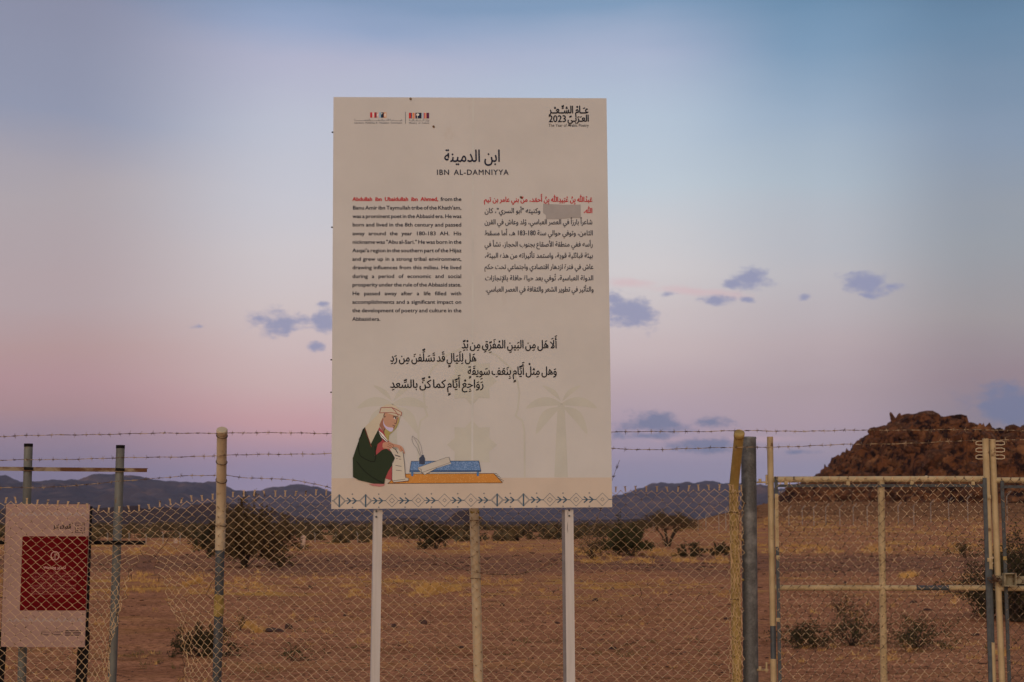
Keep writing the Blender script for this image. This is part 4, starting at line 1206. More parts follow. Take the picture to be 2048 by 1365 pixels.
# emblem bars
bars = [(740.3, 742, 165, 30, 40), (742, 744.5, 160, 25, 35), (744.5, 748.5, 185, 150, 135), (748.5, 751, 165, 40, 45), (751, 753, 30, 28, 45), (753, 756.5, 185, 130, 115), (756.5, 758.5, 170, 150, 145), (758.5, 762, 120, 140, 150),
        (762, 767.5, 25, 30, 42), (767.5, 770, 175, 105, 65), (770, 772.8, 185, 130, 90)]
bars2 = [(817.8, 822, 170, 35, 35), (822.2, 823.8, 60, 55, 80), (825, 828, 190, 110, 60), (828.3, 830.5, 180, 120, 110), (831, 843, 26, 30, 46), (844.5, 847, 140, 150, 155), (847.5, 849.5, 170, 65, 75), (849.7, 852.6, 190, 120, 90), (853, 858.2, 80, 22, 50)]
for k, (x0, x1, r_, g_, b_) in enumerate(bars + bars2):
    y0, y1 = (225.2, 235.8) if k < len(bars) else (226, 237.4)
    b = MB(); bs.add(b, [(x0, y0), (x1, y0), (x1, y1), (x0, y1)], np.array([(0, 1, 2, 3)]), .001); bs.done(b, 'emblem_bar', ink(r_, g_, b_))
b = MB(); bs.line(b, [(811, 224.5), (811, 248)], .9, .001)
a = np.linspace(0, 2 * math.pi, 16)[:-1]
bs.done(b, 'divider', GREYI)
b = MB(); bs.poly(b, [(835.4 + 3 * math.cos(q_), 229.8 + 2.6 * math.sin(q_)) for q_ in a], .0014); bs.line(b, [(835, 231), (834.6, 237)], 1.0, .0014)
bs.poly(b, [(745, 226), (748, 228), (746.5, 235)], .0014); bs.poly(b, [(754, 230), (757, 226.5), (755.5, 234.5)], .0014); bs.poly(b, [(762.5, 226), (765, 227), (763, 230)], .0014); bs.poly(b, [(768.5, 228), (771.5, 227), (771, 234), (769, 234)], .0014)
bs.done(b, 'emblem_shape', ink(190, 172, 158))['kind'] = 'stuff'
# grey tape
b = MB()
tp = bs.pts([(1086.5, 408), (1131, 410), (1161, 409.5), (1161.8, 436), (1140, 436.5), (1117, 438.5), (1092, 438.5), (1091.5, 430), (1086, 426)], .0016)
nn = len(tp); b.add(np.concatenate([tp, tp - bn * .0012]), [(i, (i + 1) % nn, nn + (i + 1) % nn, nn + i) for i in range(nn)])
b.add(tp, np.array([(0, 1, i) for i in range(2, 8)] )[:0].reshape(0, 3)) if False else None
bs.poly(b, [(1086.5, 408), (1131, 410), (1161, 409.5), (1161.8, 436), (1140, 436.5), (1117, 438.5), (1092, 438.5), (1091.5, 430), (1086, 426)], .0016)
bs.done(b, 'tape_patch', mat('grey_duct_tape', C(.38, .375, .385), C(.35, .345, .35), 12, rough=.4))
# screws
for px, py in ((821, 198), (867, 253.5), (1042, 395)):
    b = MB(); c = bs.pts([(px, py)], 0)[0]
    b.tube([c, c + bn * .002, c + bn * .004], [.0062, .006, .003], 8); b.box(c + np.array([0.003, -.001, -.004]), .003, .002, .003)
    o = part(b, 'screw', RUST, BR)
# fixing bolts peeping out at the left edge
for py in (265, 455, 720, 785):
    b = MB(); c = bs.pts([(666.5 - (py - 195) * .0052, py)], -.012)[0]; b.box(c + np.array([-.003, .0, 0]), .004, .003, .003); part(b, 'bolt', BLACK, BR)
# ornament border ---------------------------------------------------------------
b = MB(); SL = ink(58, 70, 78)
types = 'bbddssbbdds'
Lw = .75
for k, t_ in enumerate(types):
    cx = 678.6 + 52.63 * k; cy = 1002.2 - .0055 * (cx - 678)
    def dia(r_, w=Lw): bs.line(b, [(cx - r_, cy), (cx, cy - r_), (cx + r_, cy), (cx, cy + r_)], w, .001, True)
    if t_ == 'b':
        dia(12.8); dia(10.6); bs.line(b, [(cx, cy - 12), (cx, cy + 12)], 3.0, .0011)
    elif t_ == 'd': dia(13); dia(5.2)
    else: dia(13); dia(3.6)
    nx = cx + 13
    if k < 10: bs.line(b, [(nx, cy), (nx + 26.5, cy)], 1.5, .001)
    else: bs.line(b, [(nx, cy), (1223.5, cy)], 1.5, .001)
    for h in (5.5, 16.5):
        if nx + h + 3 > 1223: continue
        for sg in (-1, 1):
            bs.line(b, [(nx + h - 2.6, cy + sg * 5.6), (nx + h + 3.6, cy + sg * .6)], 2.6, .0012)
    for sg in (-1, 1):
        q_ = np.linspace(0, 2 * math.pi, 9)
        mx_ = cx + 26.3
        if mx_ < 1222: bs.line(b, [(mx_ + 1.1 * math.cos(z_), cy + sg * 13.2 + 1.1 * math.sin(z_)) for z_ in q_], .8, .001)
bs.line(b, [(664, 1002.2), (666, 1002.2)], 1.5, .001)
bs.done(b, 'ornament_border', SL)
# picture of the seated writer ------------------------------------------------------
ILL = bpy.data.objects.new('illustration', None); COL.objects.link(ILL); ILL.parent = BR; ILL.empty_display_size = .1
ILL.location = Vector(bs.pts([(850, 970)], .001)[0].tolist()) - BR.location
def c5(p): return [(690 + x / 5.809, 790 + y / 5.809) for x, y in p]
lay = [0.0012]
def shp(name, pts, col, smooth=0):
    lay[0] += .00012
    p = c5(pts)
    if smooth: p = catmull(p, smooth)
    b = MB(); bs.poly(b, p, lay[0]); bs.done(b, name, ink(*col), parent=ILL)
def lin(name, lines, col, w=1.0, smooth=0):
    lay[0] += .00012
    b = MB()
    for l_ in lines:
        p = c5(l_)
        if smooth and len(p) > 2: p = catmull(p, smooth, False)
        bs.line(b, p, w, lay[0])
    bs.done(b, name, ink(*col), parent=ILL)
def speckle(name, quad, col, n, seed):
    lay[0] += .00012
    r_ = np.random.default_rng(seed); b = MB(); q_ = np.array(c5(quad))
    for _ in range(n):
        u, v = r_.random(2); p = (q_[0] * (1 - u) + q_[1] * u) * (1 - v) + (q_[3] * (1 - u) + q_[2] * u) * v
        s_ = r_.uniform(.5, 1.1); a_ = r_.random() * 3
        bs.poly(b, [p + s_ * np.array([math.cos(a_ + k * 2.1), math.sin(a_ + k * 2.1)]) for k in range(3)], lay[0])
    bs.done(b, name, ink(*col), parent=ILL)
shp('rug', [(700, 922), (1730, 915), (1828, 1022), (500, 1030), (560, 975)], (168, 104, 44))
speckle('rug_texture', [(720, 925), (1725, 918), (1815, 1018), (560, 1024)], (186, 132, 74), 260, 1)
lin('rug_outline', [[(700, 920), (1730, 914)], [(498, 1031), (1830, 1023)], [(498, 1031), (550, 985)], [(1730, 914), (1830, 1023)]], (24, 20, 20), .9)
lin('rug_fringe', [[(1732 + k * 16, 920 + k * 17), (1764 + k * 16, 914 + k * 17)] for k in range(6)], (40, 34, 34), .9)
shp('table', [(770, 772), (1555, 768), (1578, 885), (752, 890)], (84, 104, 134))
speckle('table_texture', [(775, 776), (1550, 772), (1570, 874), (760, 878)], (128, 138, 156), 420, 2)
speckle('table_texture', [(775, 776), (1550, 772), (1570, 874), (760, 878)], (58, 76, 106), 260, 3)
shp('table_edge', [(752, 880), (1578, 876), (1576, 892), (752, 897)], (70, 92, 120))
lin('table_outline', [[(770, 772), (1555, 768), (1578, 880), (752, 882), (770, 772)], [(752, 882), (752, 897), (1576, 892), (1578, 880)]], (22, 26, 46), .8)
for x in (768, 1530): shp('table_leg', [(x, 898), (x + 26, 898), (x + 26, 940), (x + 14, 948), (x, 940)], (64, 92, 122))
shp('ink_pot', [(862, 735), (888, 712), (890, 698), (914, 698), (916, 712), (929, 735), (929, 802), (905, 812), (862, 802)], (52, 54, 66))
lin('feather_pen', [[(785, 478), (800, 492), (850, 530), (885, 600), (898, 690)], [(785, 478), (778, 520), (800, 580), (828, 610), (845, 650), (876, 715)], [(800, 500), (850, 590), (885, 705)]], (78, 72, 76), .55, 3)
shp('rolled_paper', [(850, 845), (1180, 727), (1205, 723), (1222, 780), (1235, 800), (1070, 850), (925, 930), (905, 902), (880, 905), (855, 870)], (166, 148, 132))
lin('rolled_paper_outline', [[(850, 845), (1180, 727), (1210, 727), (1224, 785), (890, 905), (852, 868), (850, 845)], [(885, 862), (890, 905), (925, 930), (1070, 850)], [(858, 856), (880, 862), (886, 890)]], (40, 34, 36), .55)
shp('sandal', [(272, 1036), (350, 1032), (462, 1032), (455, 1056), (400, 1068), (320, 1056)], (156, 92, 86))
shp('inner_robe', [(390, 368), (455, 440), (515, 545), (570, 650), (565, 880), (560, 1000), (465, 970), (440, 800), (345, 715), (370, 600)], (142, 58, 56))
shp('yellow_scarf', [(618, 262), (632, 290), (604, 368), (560, 425), (512, 470), (502, 542), (455, 440), (465, 390), (530, 425), (575, 395)], (142, 122, 70), 2)
shp('headcloth', [(398, 205), (415, 148), (480, 113), (535, 110), (600, 135), (662, 205), (636, 268), (600, 245), (470, 208), (448, 232), (436, 300), (385, 405), (298, 578), (232, 372), (395, 218)], (168, 146, 122))
shp('neck', [(398, 352), (440, 262), (460, 345), (472, 390), (452, 445), (425, 400)], (132, 84, 66))
shp('face', [(452, 216), (475, 208), (560, 236), (622, 262), (612, 300), (600, 345), (585, 352), (583, 372), (570, 395), (525, 420), (480, 392), (452, 345), (445, 290)], (158, 112, 88))
shp('beard', [(447, 290), (454, 335), (482, 368), (520, 380), (556, 384), (558, 412), (540, 428), (518, 426), (475, 394), (446, 345)], (168, 146, 160), 2)
lin('face_lines', [[(608, 272), (592, 338), (572, 328)], [(552, 352), (575, 360), (566, 384)], [(556, 248), (612, 254)], [(560, 262), (592, 284), (596, 262), (562, 258)], [(460, 216), (452, 240), (462, 262), (470, 250)], [(466, 392), (450, 420), (455, 446)]], (26, 20, 20), 1.0)
shp('eye', [(568, 262), (592, 262), (596, 274), (586, 286), (570, 280)], (196, 190, 184))
shp('pupil', [(578, 262), (592, 262), (592, 280), (580, 280)], (14, 12, 14))
lin('headband_lines', [[(418, 150), (540, 146), (600, 172), (658, 206), (652, 240), (600, 218), (540, 206), (402, 210), (418, 150)], [(545, 150), (585, 190), (620, 248)]], (132, 56, 50), 1.1)
shp('outer_robe', [(205, 402), (232, 375), (298, 575), (385, 405), (412, 445), (430, 530), (378, 575), (345, 712), (432, 640), (480, 625), (540, 668), (578, 735), (560, 800), (500, 892), (465, 975), (455, 1036), (330, 1032), (160, 992), (92, 955), (90, 735), (150, 560)], (34, 40, 24))
lin('robe_folds', [[(155, 560), (162, 660), (196, 724), (345, 776), (348, 600)], [(135, 775), (220, 880), (330, 965), (450, 1030)], [(225, 400), (165, 520)]], (16, 20, 12), 2.0, 3)
lin('fringe', [[(232 + k * 5.4, 395 + k * 15), (246 + k * 5.4, 440 + k * 15)] for k in range(12)], (120, 50, 42), 1.2)
shp('paper', [(512, 628), (560, 612), (625, 640), (672, 668), (690, 800), (702, 955), (742, 972), (736, 1000), (560, 1018), (546, 985), (546, 800), (578, 735), (540, 668)], (170, 150, 130))
lin('paper_outline', [[(512, 628), (540, 668), (578, 735), (548, 810), (546, 985), (562, 1018), (736, 1000), (742, 972), (702, 960), (690, 800), (674, 668)], [(560, 1000), (700, 980)]], (24, 24, 44), .8)
lin('paper_writing', [[(578, 696), (640, 716)], [(594, 742), (612, 742)], [(628, 748), (652, 750)], [(588, 820), (655, 832)], [(592, 876), (656, 884)], [(580, 626), (606, 632)], [(584, 706), (646, 724)]], (52, 42, 50), .9)
shp('hand', [(436, 582), (448, 556), (510, 545), (560, 568), (640, 588), (676, 622), (694, 676), (684, 684), (664, 640), (656, 664), (632, 650), (610, 612), (560, 608), (530, 628), (446, 622)], (164, 112, 88), 2)
lin('hand_lines', [[(500, 560), (560, 582), (566, 606)], [(498, 578), (545, 600)], [(490, 596), (530, 616)], [(640, 610), (668, 650)]], (84, 50, 40), .7)
shp('quill', [(384, 418), (400, 422), (440, 455), (500, 535), (494, 548), (455, 532), (420, 490)], (196, 190, 192))
lin('quill_line', [[(388, 424), (440, 490), (500, 545)], [(430, 505), (470, 540)], [(550, 612), (590, 640), (614, 680)]], (18, 18, 26), 1.2)

# ------------------------------------------------------------------ vegetation
def blades_mat(name, c1, c2, scale): return mat(name, c1, c2, scale, 5, rough=.9, spec=.1)
TWIG = mat('grey_brown_twigs', C(.060, .045, .030), C(.035, .026, .020), 3, rough=.95, spec=.1)
LEAFD = mat('dark_olive_leaves', C(.062, .052, .026), C(.036, .032, .017), 4, rough=.9, spec=.1)
LEAFG = mat('green_leaves', C(.066, .062, .026), C(.036, .038, .016), 4, rough=.9, spec=.1)
LEAFB = mat('brown_dry_leaves', C(.125, .085, .042), C(.070, .048, .026), 2.5, rough=.9, spec=.1)
LEAFF = mat('far_scrub_leaves', C(.12, .088, .044), C(.080, .058, .032), .5, rough=1, spec=.1)
def plant(name, label, cat, px, py, w, h, kind, seed, group=None, nst=10, leaves=1800, leafsz=.012, mleaf=LEAFD, mtwig=TWIG, tw=.006, spread=1.0, depth=3, trunkz=0.0):
    """twiggy desert shrub: splitting stems from one root, small leaves along the outer twigs. w,h in photo px"""
    p = on_ground(px, py); sc = p[1] / F; w_ = w * sc / 2; h_ = h * sc
    root = thing(name, label, cat, p, group)
    r_ = np.random.default_rng(seed); tb = MB(); tips = []
    def grow(a, d, ln, rad, lev):
        n = 4; P = [a]; cur = a; dd = d
        for k in range(n):
            dd = dd + r_.normal(size=3) * .16; dd /= np.linalg.norm(dd)
            cur = cur + dd * ln / n; P.append(cur)
        tb.tube(P, np.linspace(rad, rad * .55, n + 1), 3, cap=False)
        if lev >= 2: tips.extend(P[1:])
        if lev < depth:
            for _ in range(3 if lev < 2 else 2):
                nd = dd + r_.normal(size=3) * np.array([.6, .6, .4]) * spread; nd /= np.linalg.norm(nd)
                grow(P[r_.integers(2, n + 1)], nd, ln * r_.uniform(.5, .8), rad * .55, lev + 1)
    for k in range(nst):
        a_ = r_.random() * 2 * math.pi; s_ = r_.uniform(.15, 1.0)
        tgt = np.array([math.cos(a_) * w_ * s_, math.sin(a_) * w_ * s_, h_ * (1.0 - .42 * s_ * s_) * r_.uniform(.55, 1.0)])
        start = np.array([r_.normal() * w_ * .04, r_.normal() * w_ * .04, 0])
        d = tgt - start; ln = np.linalg.norm(d) * .62; d = d / np.linalg.norm(d)
        grow(start, d, ln, max(tw, h_ * .012), 1)
    V = np.concatenate(tb.v)
    # fit to the surveyed outline
    mx = np.percentile(np.abs(V[:, 0]), 98); mz = np.percentile(V[:, 2], 98.5)
    S = np.array([w_ / mx, w_ / mx, h_ / mz])
    tb.v = [np.maximum(v * S, [-1e9, -1e9, -.02]) for v in tb.v]
    o = tb.build('stems', mtwig, root)
    if leaves:
        T_ = np.array(tips) * S
        c = T_[r_.integers(0, len(T_), leaves)] + r_.normal(size=(leaves, 3)) * np.array([w_, w_, h_]) * .045
        keep = c[:, 2] > .0; c = c[keep]; n = len(c)
        u = r_.normal(size=(n, 3)); u /= np.linalg.norm(u, axis=1, keepdims=True)
        v = r_.normal(size=(n, 3)); v -= u * (u * v).sum(1, keepdims=True); v /= np.linalg.norm(v, axis=1, keepdims=True)
        s_ = (leafsz * r_.uniform(.6, 1.5, n))[:, None]
        P = np.stack([c - u * s_, c + v * s_ * .6, c + u * s_, c - v * s_ * .6], 1).reshape(-1, 3)
        lb = MB(); lb.add(P, np.arange(n * 4).reshape(-1, 4)); lb.build('foliage', mleaf, root)
    return root
G = 'desert shrubs'
plant('shrub', 'low dense shrub right in front of the broken cream post, near the torn hole', 'shrub', 403, 1313, 118, 56, 0, 1, G, 26, 5200, .013, LEAFD, tw=.004)
plant('shrub', 'thorny twigs spreading out left of the near shrub by the hole', 'shrub', 372, 1296, 90, 40, 0, 31, G, 7, 160, .009, LEAFD, tw=.004, spread=.6)
plant('shrub', 'thin green sprigs on the sand right of the near shrub', 'shrub', 588, 1323, 110, 34, 0, 2, G, 9, 500, .010, LEAFG, tw=.003, spread=.8)
plant('shrub', 'faint bare sprig standing above the near shrub beside the broken post', 'shrub', 480, 1262, 60, 36, 0, 3, G, 6, 120, .010, LEAFD, tw=.003)
plant('bush', 'big dark round bush with bare stems, right of the cream post', 'bush', 487, 1136, 112, 116, 0, 4, 'bushes on the plain', 30, 15000, .046, LEAFB, tw=.014)
plant('bush', 'dark dense bush joined to the right side of the big round bush', 'bush', 556, 1104, 96, 68, 0, 5, 'bushes on the plain', 20, 5200, .055, LEAFB, tw=.014)
plant('bush', 'dark bush just left of the cream post', 'bush', 418, 1117, 62, 70, 0, 6, 'bushes on the plain', 18, 3600, .045, LEAFD, tw=.014)
plant('bush', 'rounded olive bush behind the sagging wire below the board', 'bush', 872, 1098, 66, 46, 0, 7, 'bushes on the plain', 18, 3200, .06, LEAFD, tw=.016)
plant('bush', 'dense green bush right of the board, in the middle distance', 'bush', 1262, 1112, 110, 54, 0, 8, 'bushes on the plain', 24, 7000, .05, LEAFG, tw=.014)
plant('bush', 'leafless grey bush close to the right leg of the board', 'bush', 1186, 1118, 74, 52, 0, 9, 'bushes on the plain', 22, 700, .03, LEAFB, tw=.012)
plant('bush', 'small dark bush left of the bent yellow post', 'bush', 1384, 1114, 56, 26, 0, 10, 'bushes on the plain', 12, 1500, .045, LEAFD, tw=.012)
plant('bush', 'small dark tuft bush nearest the bent yellow post', 'bush', 1440, 1112, 46, 24, 0, 11, 'bushes on the plain', 12, 1300, .045, LEAFD, tw=.012)
plant('bush', 'wide dark thorn bush behind the latch of the gate', 'bush', 2035, 1243, 215, 150, 0, 12, 'bushes on the plain', 44, 15000, .022, LEAFD, tw=.010, depth=4)
plant('shrub', 'small bare twiggy shrub under the middle rail of the left gate leaf', 'shrub', 1678, 1226, 78, 42, 0, 13, G, 10, 420, .010, LEAFB, tw=.005)
plant('shrub', 'low green shrub behind the left bottom corner of the gate', 'shrub', 1602, 1296, 120, 48, 0, 14, G, 22, 2600, .013, LEAFD, tw=.004)
plant('shrub', 'low spreading shrub just left of the middle upright of the gate', 'shrub', 1704, 1292, 165, 74, 0, 15, G, 20, 1700, .012, LEAFG, tw=.004)
plant('shrub', 'low spreading shrub just right of the middle upright of the gate', 'shrub', 1832, 1298, 190, 62, 0, 16, G, 22, 2400, .012, LEAFG, tw=.004)
plant('shrub', 'brushy clump behind the right gate channel above the middle rail', 'shrub', 1930, 1116, 90, 36, 0, 17, G, 14, 900, .03, LEAFD, tw=.012)
plant('bush', 'tiny round bush in the plain left of the bent post', 'bush', 560, 1134, 60, 28, 0, 18, 'bushes on the plain', 12, 700, .035, LEAFB, tw=.012)
# umbrella-crowned acacia with visible trunks
def acacia(px, py, w, h, label, seed):
    p = on_ground(px, py); sc = p[1] / F; w_ = w * sc / 2; h_ = h * sc
    root = thing('acacia_tree', label, 'tree', p); r_ = np.random.default_rng(seed)
    tb = MB(); tips = []
    for k in range(6):
        a_ = k * 1.05 + r_.uniform(-.3, .3)
        e1 = np.array([math.cos(a_) * w_ * .35, math.sin(a_) * w_ * .35, h_ * .5])
        P = [np.array([math.cos(a_) * .1, math.sin(a_) * .1, 0]), e1 * .5 + [0, 0, h_ * .04], e1]
        tb.tube(catmull(P, 4, False), np.linspace(h_ * .035, h_ * .018, 9), 6)
        for m_ in range(7):
            b_ = a_ + r_.normal() * .8; s_ = r_.uniform(.3, 1)
            e2 = np.array([math.cos(b_) * w_ * s_, math.sin(b_) * w_ * s_, h_ * (1 - .38 * s_ * s_) * r_.uniform(.86, 1)])
            mid = e1 * .5 + e2 * .5 + r_.normal(size=3) * .15
            tb.tube(catmull([e1, mid, e2], 3, False), np.linspace(h_ * .012, h_ * .004, 7), 4)
            for z_ in range(16):
                q_ = e2 + r_.normal(size=3) * np.array([w_ * .16, w_ * .16, h_ * .07]); tips.append(q_)
                if z_ < 6: tb.tube([mid * .4 + e2 * .6, q_], h_ * .003, 3, cap=False)
    tb.build('trunk', TWIG, root)
    T_ = np.array(tips); n = 9000
    c = T_[r_.integers(0, len(T_), n)] + r_.normal(size=(n, 3)) * np.array([.16, .16, .09]) * h_ * .35
    u = r_.normal(size=(n, 3)); u /= np.linalg.norm(u, axis=1, keepdims=True); v = np.cross(u, r_.normal(size=(n, 3))); v /= np.linalg.norm(v, axis=1, keepdims=True)
    s_ = (h_ * .016 * r_.uniform(.5, 1.5, n))[:, None]
    lb = MB(); lb.add(np.stack([c - u * s_, c + v * s_ * .6, c + u * s_, c - v * s_ * .6], 1).reshape(-1, 3), np.arange(n * 4).reshape(-1, 4))
    lb.build('crown', LEAFB, root)
acacia(1336, 1094, 116, 66, 'brown flat-crowned acacia with bare trunks between the board and the bent post', 5)
# far scrub belt (a mass of shrubs nobody could count)
r_ = np.random.default_rng(77); lb = MB(); Vs = []
for k in range(1400):
    y = 140 * math.exp(r_.random() ** .8 * 1.9); u = r_.uniform(-.42, .13 if y < 400 else .2) if r_.random() < .85 else r_.uniform(.1, .42)
    x = u * y
    if u > .085: continue
    s = r_.uniform(.4, 1.25) * (1.0 if y < 250 else 1.3); z = gz(x, y)
    n = 46
    d = r_.normal(size=(n, 3)); d /= np.linalg.norm(d, axis=1, keepdims=True); d[:, 2] = np.abs(d[:, 2])
    c = np.array([x, y, z]) + d * np.array([s * 1.25, s * 1.25, s * .95]) * r_.uniform(.4, 1, (n, 1))
    a = r_.normal(size=(n, 3)) * s * .22; b_ = r_.normal(size=(n, 3)) * s * .22
    Vs.append(np.stack([c - a, c + b_, c + a, c - b_], 1).reshape(-1, 3))
V = np.concatenate(Vs); lb.add(V, np.arange(len(V)).reshape(-1, 4))
o = lb.build('far_scrub', LEAFF); o['kind'] = 'stuff'

# dry grass -------------------------------------------------------------------------
STRAW = mat('dry_straw', C(.66, .41, .14), C(.48, .27, .085), 1.3, rough=.9, spec=.1)
STRAWG = mat('greenish_dry_grass', C(.15, .12, .045), C(.10, .075, .03), 1.3, rough=.9, spec=.1)
r_ = np.random.default_rng(5); Vs = []; Vg = []
def tuft(px, py, hpx, wpx, n, store):
    p = on_ground(px, py); sc = p[1] / F; h = hpx * sc; w = wpx * sc
    b0 = p + np.stack([r_.normal(size=n) * w * .35, r_.normal(size=n) * w * .35, np.zeros(n)], 1)
    tip = b0 + np.stack([r_.normal(size=n) * w * .45, r_.normal(size=n) * w * .45, h * r_.uniform(.35, 1.05, n)], 1)
    wd = max(.0025, .8 * sc); sd = r_.normal(size=(n, 3)) * [1, 1, 0]; sd /= np.linalg.norm(sd, axis=1, keepdims=True) + 1e-9
    store.append(np.stack([b0 - sd * wd - [0, 0, .01], b0 + sd * wd - [0, 0, .01], tip], 1).reshape(-1, 3))
def strip(x0, x1, y0, y1, n, h, w, nb, store):
    for _ in range(n):
        px = r_.uniform(x0, x1); py = r_.uniform(y0, y1)
        if vnoise(np.array([px / 30.]), np.array([py / 6.]), 4)[0] < .02: continue
        tuft(px, py, h * r_.uniform(.5, 1.3), w * r_.uniform(.6, 1.4), nb, store)
strip(-60, 520, 1144, 1190, 420, 8, 12, 12, Vs); strip(500, 760, 1150, 1185, 130, 7, 10, 10, Vs)
strip(690, 1040, 1156, 1198, 300, 8, 12, 13, Vs); strip(1000, 1480, 1160, 1200, 160, 7, 10, 10, Vs)
strip(-60, 520, 1092, 1112, 420, 7, 12, 10, Vs); strip(520, 1150, 1085, 1104, 420, 6, 11, 9, Vs)
strip(1150, 1500, 1098, 1128, 480, 9, 13, 12, Vs); strip(1500, 2100, 1090, 1108, 420, 7, 12, 10, Vs); strip(1500, 2100, 1035, 1070, 300, 5, 10, 8, Vs)
strip(1560, 2060, 1190, 1250, 90, 8, 11, 10, Vs); strip(1540, 2060, 1290, 1330, 150, 11, 16, 14, Vs)
strip(450, 760, 1230, 1290, 90, 9, 12, 10, Vs); strip(760, 1460, 1200, 1365, 150, 7, 10, 8, Vs); strip(-60, 420, 1180, 1365, 190, 9, 13, 10, Vs)
for px, py, h, w in ((870, 1180, 20, 26), (850, 1178, 14, 24), (400, 1165, 13, 16), (376, 1170, 10, 18), (500, 1255, 18, 30), (510, 1262, 14, 36), (1824, 1152, 14, 20), (1805, 1154, 10, 16), (845, 1186, 12, 30), (905, 1182, 12, 26)):
    for _ in range(7): tuft(px + r_.normal() * w * .3, py + r_.normal() * 2, h, w * .5, 26, Vs)
strip(-60, 560, 1295, 1365, 70, 12, 16, 12, Vg); strip(700, 1460, 1280, 1320, 110, 9, 14, 12, Vg); strip(220, 320, 1300, 1345, 24, 12, 14, 14, Vg); strip(1560, 2048, 1280, 1310, 60, 9, 14, 12, Vg)
for st, m_ in ((Vs, STRAW), (Vg, STRAWG)):
    V = np.concatenate(st); lb = MB(); lb.add(V, np.arange(len(V)).reshape(-1, 3)); o = lb.build('dry_grass', m_); o['kind'] = 'stuff'

# stones ---------------------------------------------------------------------------------
rocks = [(577, 1258, 8, 8, 'dark upright stone at the end of the low dark ridge, right of the broken post'), (548, 1263, 26, 4, 'long low dark stone lying left of the upright dark stone'),
         (620, 1177, 5, 4, 'dark stone left of the board leg in the pale sand'), (789, 1255, 8, 5, 'reddish stone just right of the left board leg'),
         (846, 1248, 9, 5, 'pointed grey-brown stone right of the reddish stone below the board'), (1190, 1203, 7, 4, 'dark stone on the sand right of the right board leg'),
         (1115, 1248, 7, 3, 'flat brown stone just left of the right board leg'), (923, 1297, 6, 3, 'small dark stone left of the middle fence post'), (1225, 1180, 5, 3, 'small stone to the right of the dark stone near the board leg'),
         (1005, 1212, 5, 3, 'small lone stone just right of the middle fence post'), (1226, 1300, 9, 4, 'low dark clod near the bottom right of the board leg'), (1826, 1206, 9, 3, 'flat dark stone below the bare band of the gate rail'),
         (1855, 1222, 8, 3, 'flat stone right of and below the other one behind the gate'), (1950, 1271, 10, 3, 'black stick-like stone low behind the gate near the double stiles'), (1690, 1168, 4, 4, 'small reddish stone standing just above the gate middle rail'),
         (690, 1233, 5, 3, 'small dark stone left of the left board leg'), (1452, 1240, 6, 3, 'stone in front of the foot of the bent yellow post')]
for k, (px, py, rx, ry, lab) in enumerate(rocks):
    p = on_ground(px, py); sc = p[1] / F
    v, f = rock_shape(ICO2, (rx * sc, rx * sc * .8, ry * sc * 1.3), 900 + k, .12)
    b = MB(); b.add(v + [0, 0, ry * sc * .35], f); o = b.build('stone', ROCK); o.location = p; tag(o, lab, 'stone', 'stones on the sand')
b = MB(); r_ = np.random.default_rng(9)
for k in range(9000):
    if k < 2600: px, py = r_.uniform(-80, 2130), 1112 + 34 * r_.random() + 4 * math.sin(k)
    else: px, py = r_.uniform(-80, 2130), 1150 + 230 * r_.random() ** .8
    d = ray(px, py); y = -EYE / d[2] * d[1]; x = d[0] / d[1] * y; s = y / F * (.55 + 2.6 * r_.random() ** 4) * (1.7 if k < 2600 else 1)
    v, f = ICO0; b.add(v * r_.uniform(.6, 1.3, (12, 1)) * np.array([s * 1.4, s, s * .7]) + np.array([x, y, 0]), f)
V = np.concatenate(b.v); zz = ground_z(V[:, 0], V[:, 1]); b.v = [V + np.stack([0 * zz, 0 * zz, zz], 1)]
o = b.build('gravel', mat('gravel_stones', C(.20, .095, .06), C(.06, .033, .024), 2.2, 5, .42, .58, rough=1, c3=C(.30, .20, .17), s3=6, lo3=.62, hi3=.66, spec=.1)); o['kind'] = 'stuff'

b = MB(); r_ = np.random.default_rng(29)
for k in range(1700):            # scree and dark stones strewn below the rocky hill
    px = r_.uniform(1470, 2120); py = (1006 + 30 * r_.random() ** 1.5) if k < 800 else r_.uniform(1030, 1112)
    p = on_ground(px, py); s = p[1] / F * (.5 + 2.4 * r_.random() ** 4)
    v, f = ICO0; b.add(v * r_.uniform(.6, 1.3, (12, 1)) * np.array([s * 1.5, s, s * .8]) + p, f)
o = b.build('scree', ROCKH); o['kind'] = 'stuff'
b = MB(); r_ = np.random.default_rng(19)
for k in range(700):             # flat clods, sticks and trampled litter
    px, py = r_.uniform(-80, 2130), 1105 + 270 * r_.random() ** 1.1
    d = ray(px, py); y = -EYE / d[2] * d[1]; x = d[0] / d[1] * y; s = y / F * r_.uniform(1.0, 2.4)
    v, f = ICO0; b.add(v * r_.uniform(.6, 1.3, (12, 1)) * np.array([s * r_.uniform(1.5, 5), s * r_.uniform(1, 3), s * .55]) + np.array([x, y, 0]), f)
V = np.concatenate(b.v); zz = ground_z(V[:, 0], V[:, 1]); b.v = [V + np.stack([0 * zz, 0 * zz, zz], 1)]
o = b.build('gravel', mat('dark_clods', C(.10, .045, .026), C(.045, .024, .018), 1.2, 5, .42, .58, rough=1, spec=.05)); o['kind'] = 'stuff'

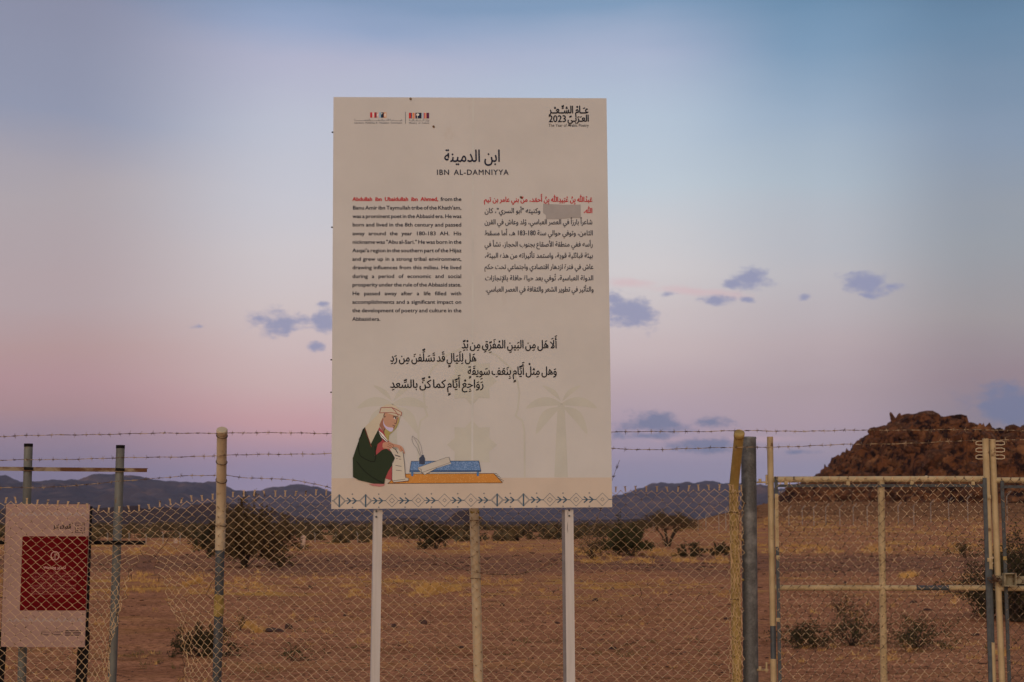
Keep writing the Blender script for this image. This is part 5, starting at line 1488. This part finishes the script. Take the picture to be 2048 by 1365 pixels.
# ------------------------------------------------------------------ far fences and blocks
FARM = mat('pale_far_posts', C(.36, .31, .27), C(.28, .24, .21), 3, rough=.8)
def far_fence(label, items, Y0, bend, loc):
    root = thing('far_fence', label, 'fence', loc, 'perimeter fences far behind')
    tops = []
    for px, ytop, ybot, k in items:
        p = on_ground(px, ybot); sc = p[1] / F; h = (ybot - ytop) * sc
        b = MB(); x = np.array([1, 0, 0]) * bend * h * .16
        b.tube([p - [0, 0, .1], p + [0, 0, h * .82], p + x + [0, 0, h]], max(.035, .55 * sc), 6)
        part(b, 'post', FARM, root); tops.append(p + [0, 0, h * .8])
    b = MB()
    for f_ in (1.0, .66, .33):
        P = [np.array([t_[0], t_[1], gz(t_[0], t_[1]) + (t_[2] - gz(t_[0], t_[1])) * f_]) for t_ in tops]; b.tube(P, .008, 3, cap=False)
    part(b, 'strand_wire', DKRUST, root)['kind'] = 'stuff'
far_fence('row of pale bent posts crossing the slope below the rocky hill', [(1550, 1014, 1052, 0), (1578, 1012, 1052, 0), (1605, 1011, 1051, 0), (1628, 1010, 1052, 0), (1652, 1008, 1052, 0), (1680, 1009, 1052, 0), (1707, 1008, 1052, 0), (1735, 1007, 1052, 0), (1765, 1006, 1050, 0),
           (1797, 1005, 1050, 0), (1828, 1005, 1050, 0), (1862, 1000, 1046, 0), (1898, 996, 1045, 0), (1936, 989, 1043, 0), (2015, 983, 1042, 0), (2100, 975, 1040, 0)], 0, 1.0, (30, 160, 0))
far_fence('row of small pale posts on the plain right of the board', [(1308, 1040, 1062, 0), (1350, 1038, 1062, 0), (1396, 1036, 1062, 0), (1412, 1026, 1062, 0), (1438, 1022, 1062, 0), (1452, 1016, 1062, 0)], 0, 1.0, (12, 200, 0))
far_fence('row of tiny pale posts on the plain left of the board', [(215, 1066, 1086, 0), (258, 1066, 1086, 0), (292, 1068, 1088, 0), (326, 1064, 1088, 0), (360, 1066, 1088, 0), (392, 1070, 1088, 0), (630, 1066, 1086, 0), (672, 1068, 1086, 0), (715, 1064, 1086, 0)], 0, -.7, (-30, 130, 0))
CONC = mat('pale_pink_concrete', C(.52, .38, .31), C(.42, .30, .24), 3, rough=.9)
for px, py, w, h, lab in ((606, 1098, 8, 24, 'pale concrete marker block standing right of the dark bushes'), (351, 1087, 7, 6, 'tiny pale block on the plain left of the cream post'), (1536, 1128, 0, 0, '')):
    if not w: continue
    p = on_ground(px, py); sc = p[1] / F
    b = MB(); b.box((0, 0, h * sc / 2), w * sc / 2, w * sc / 2, h * sc / 2 + .05, .3); b.box((0, 0, h * sc + .06), w * sc * .36, w * sc * .36, .02, .3)
    o = b.build('marker_block', CONC); o.location = p; tag(o, lab, 'block')

# ------------------------------------------------------------------ haze
mh = bpy.data.materials.new('evening_haze'); mh.use_nodes = True
th = mh.node_tree; th.nodes.clear()
pv = th.nodes.new('ShaderNodeVolumePrincipled'); pv.inputs['Density'].default_value = 4.5e-5
pv.inputs['Color'].default_value = (.50, .58, .95, 1)
oh = th.nodes.new('ShaderNodeOutputMaterial'); th.links.new(pv.outputs[0], oh.inputs['Volume'])
b = MB(); b.box((0, 1500, 245), 11500, 12000, 255)
hz_ = b.build('haze', mh); hz_['kind'] = 'stuff'
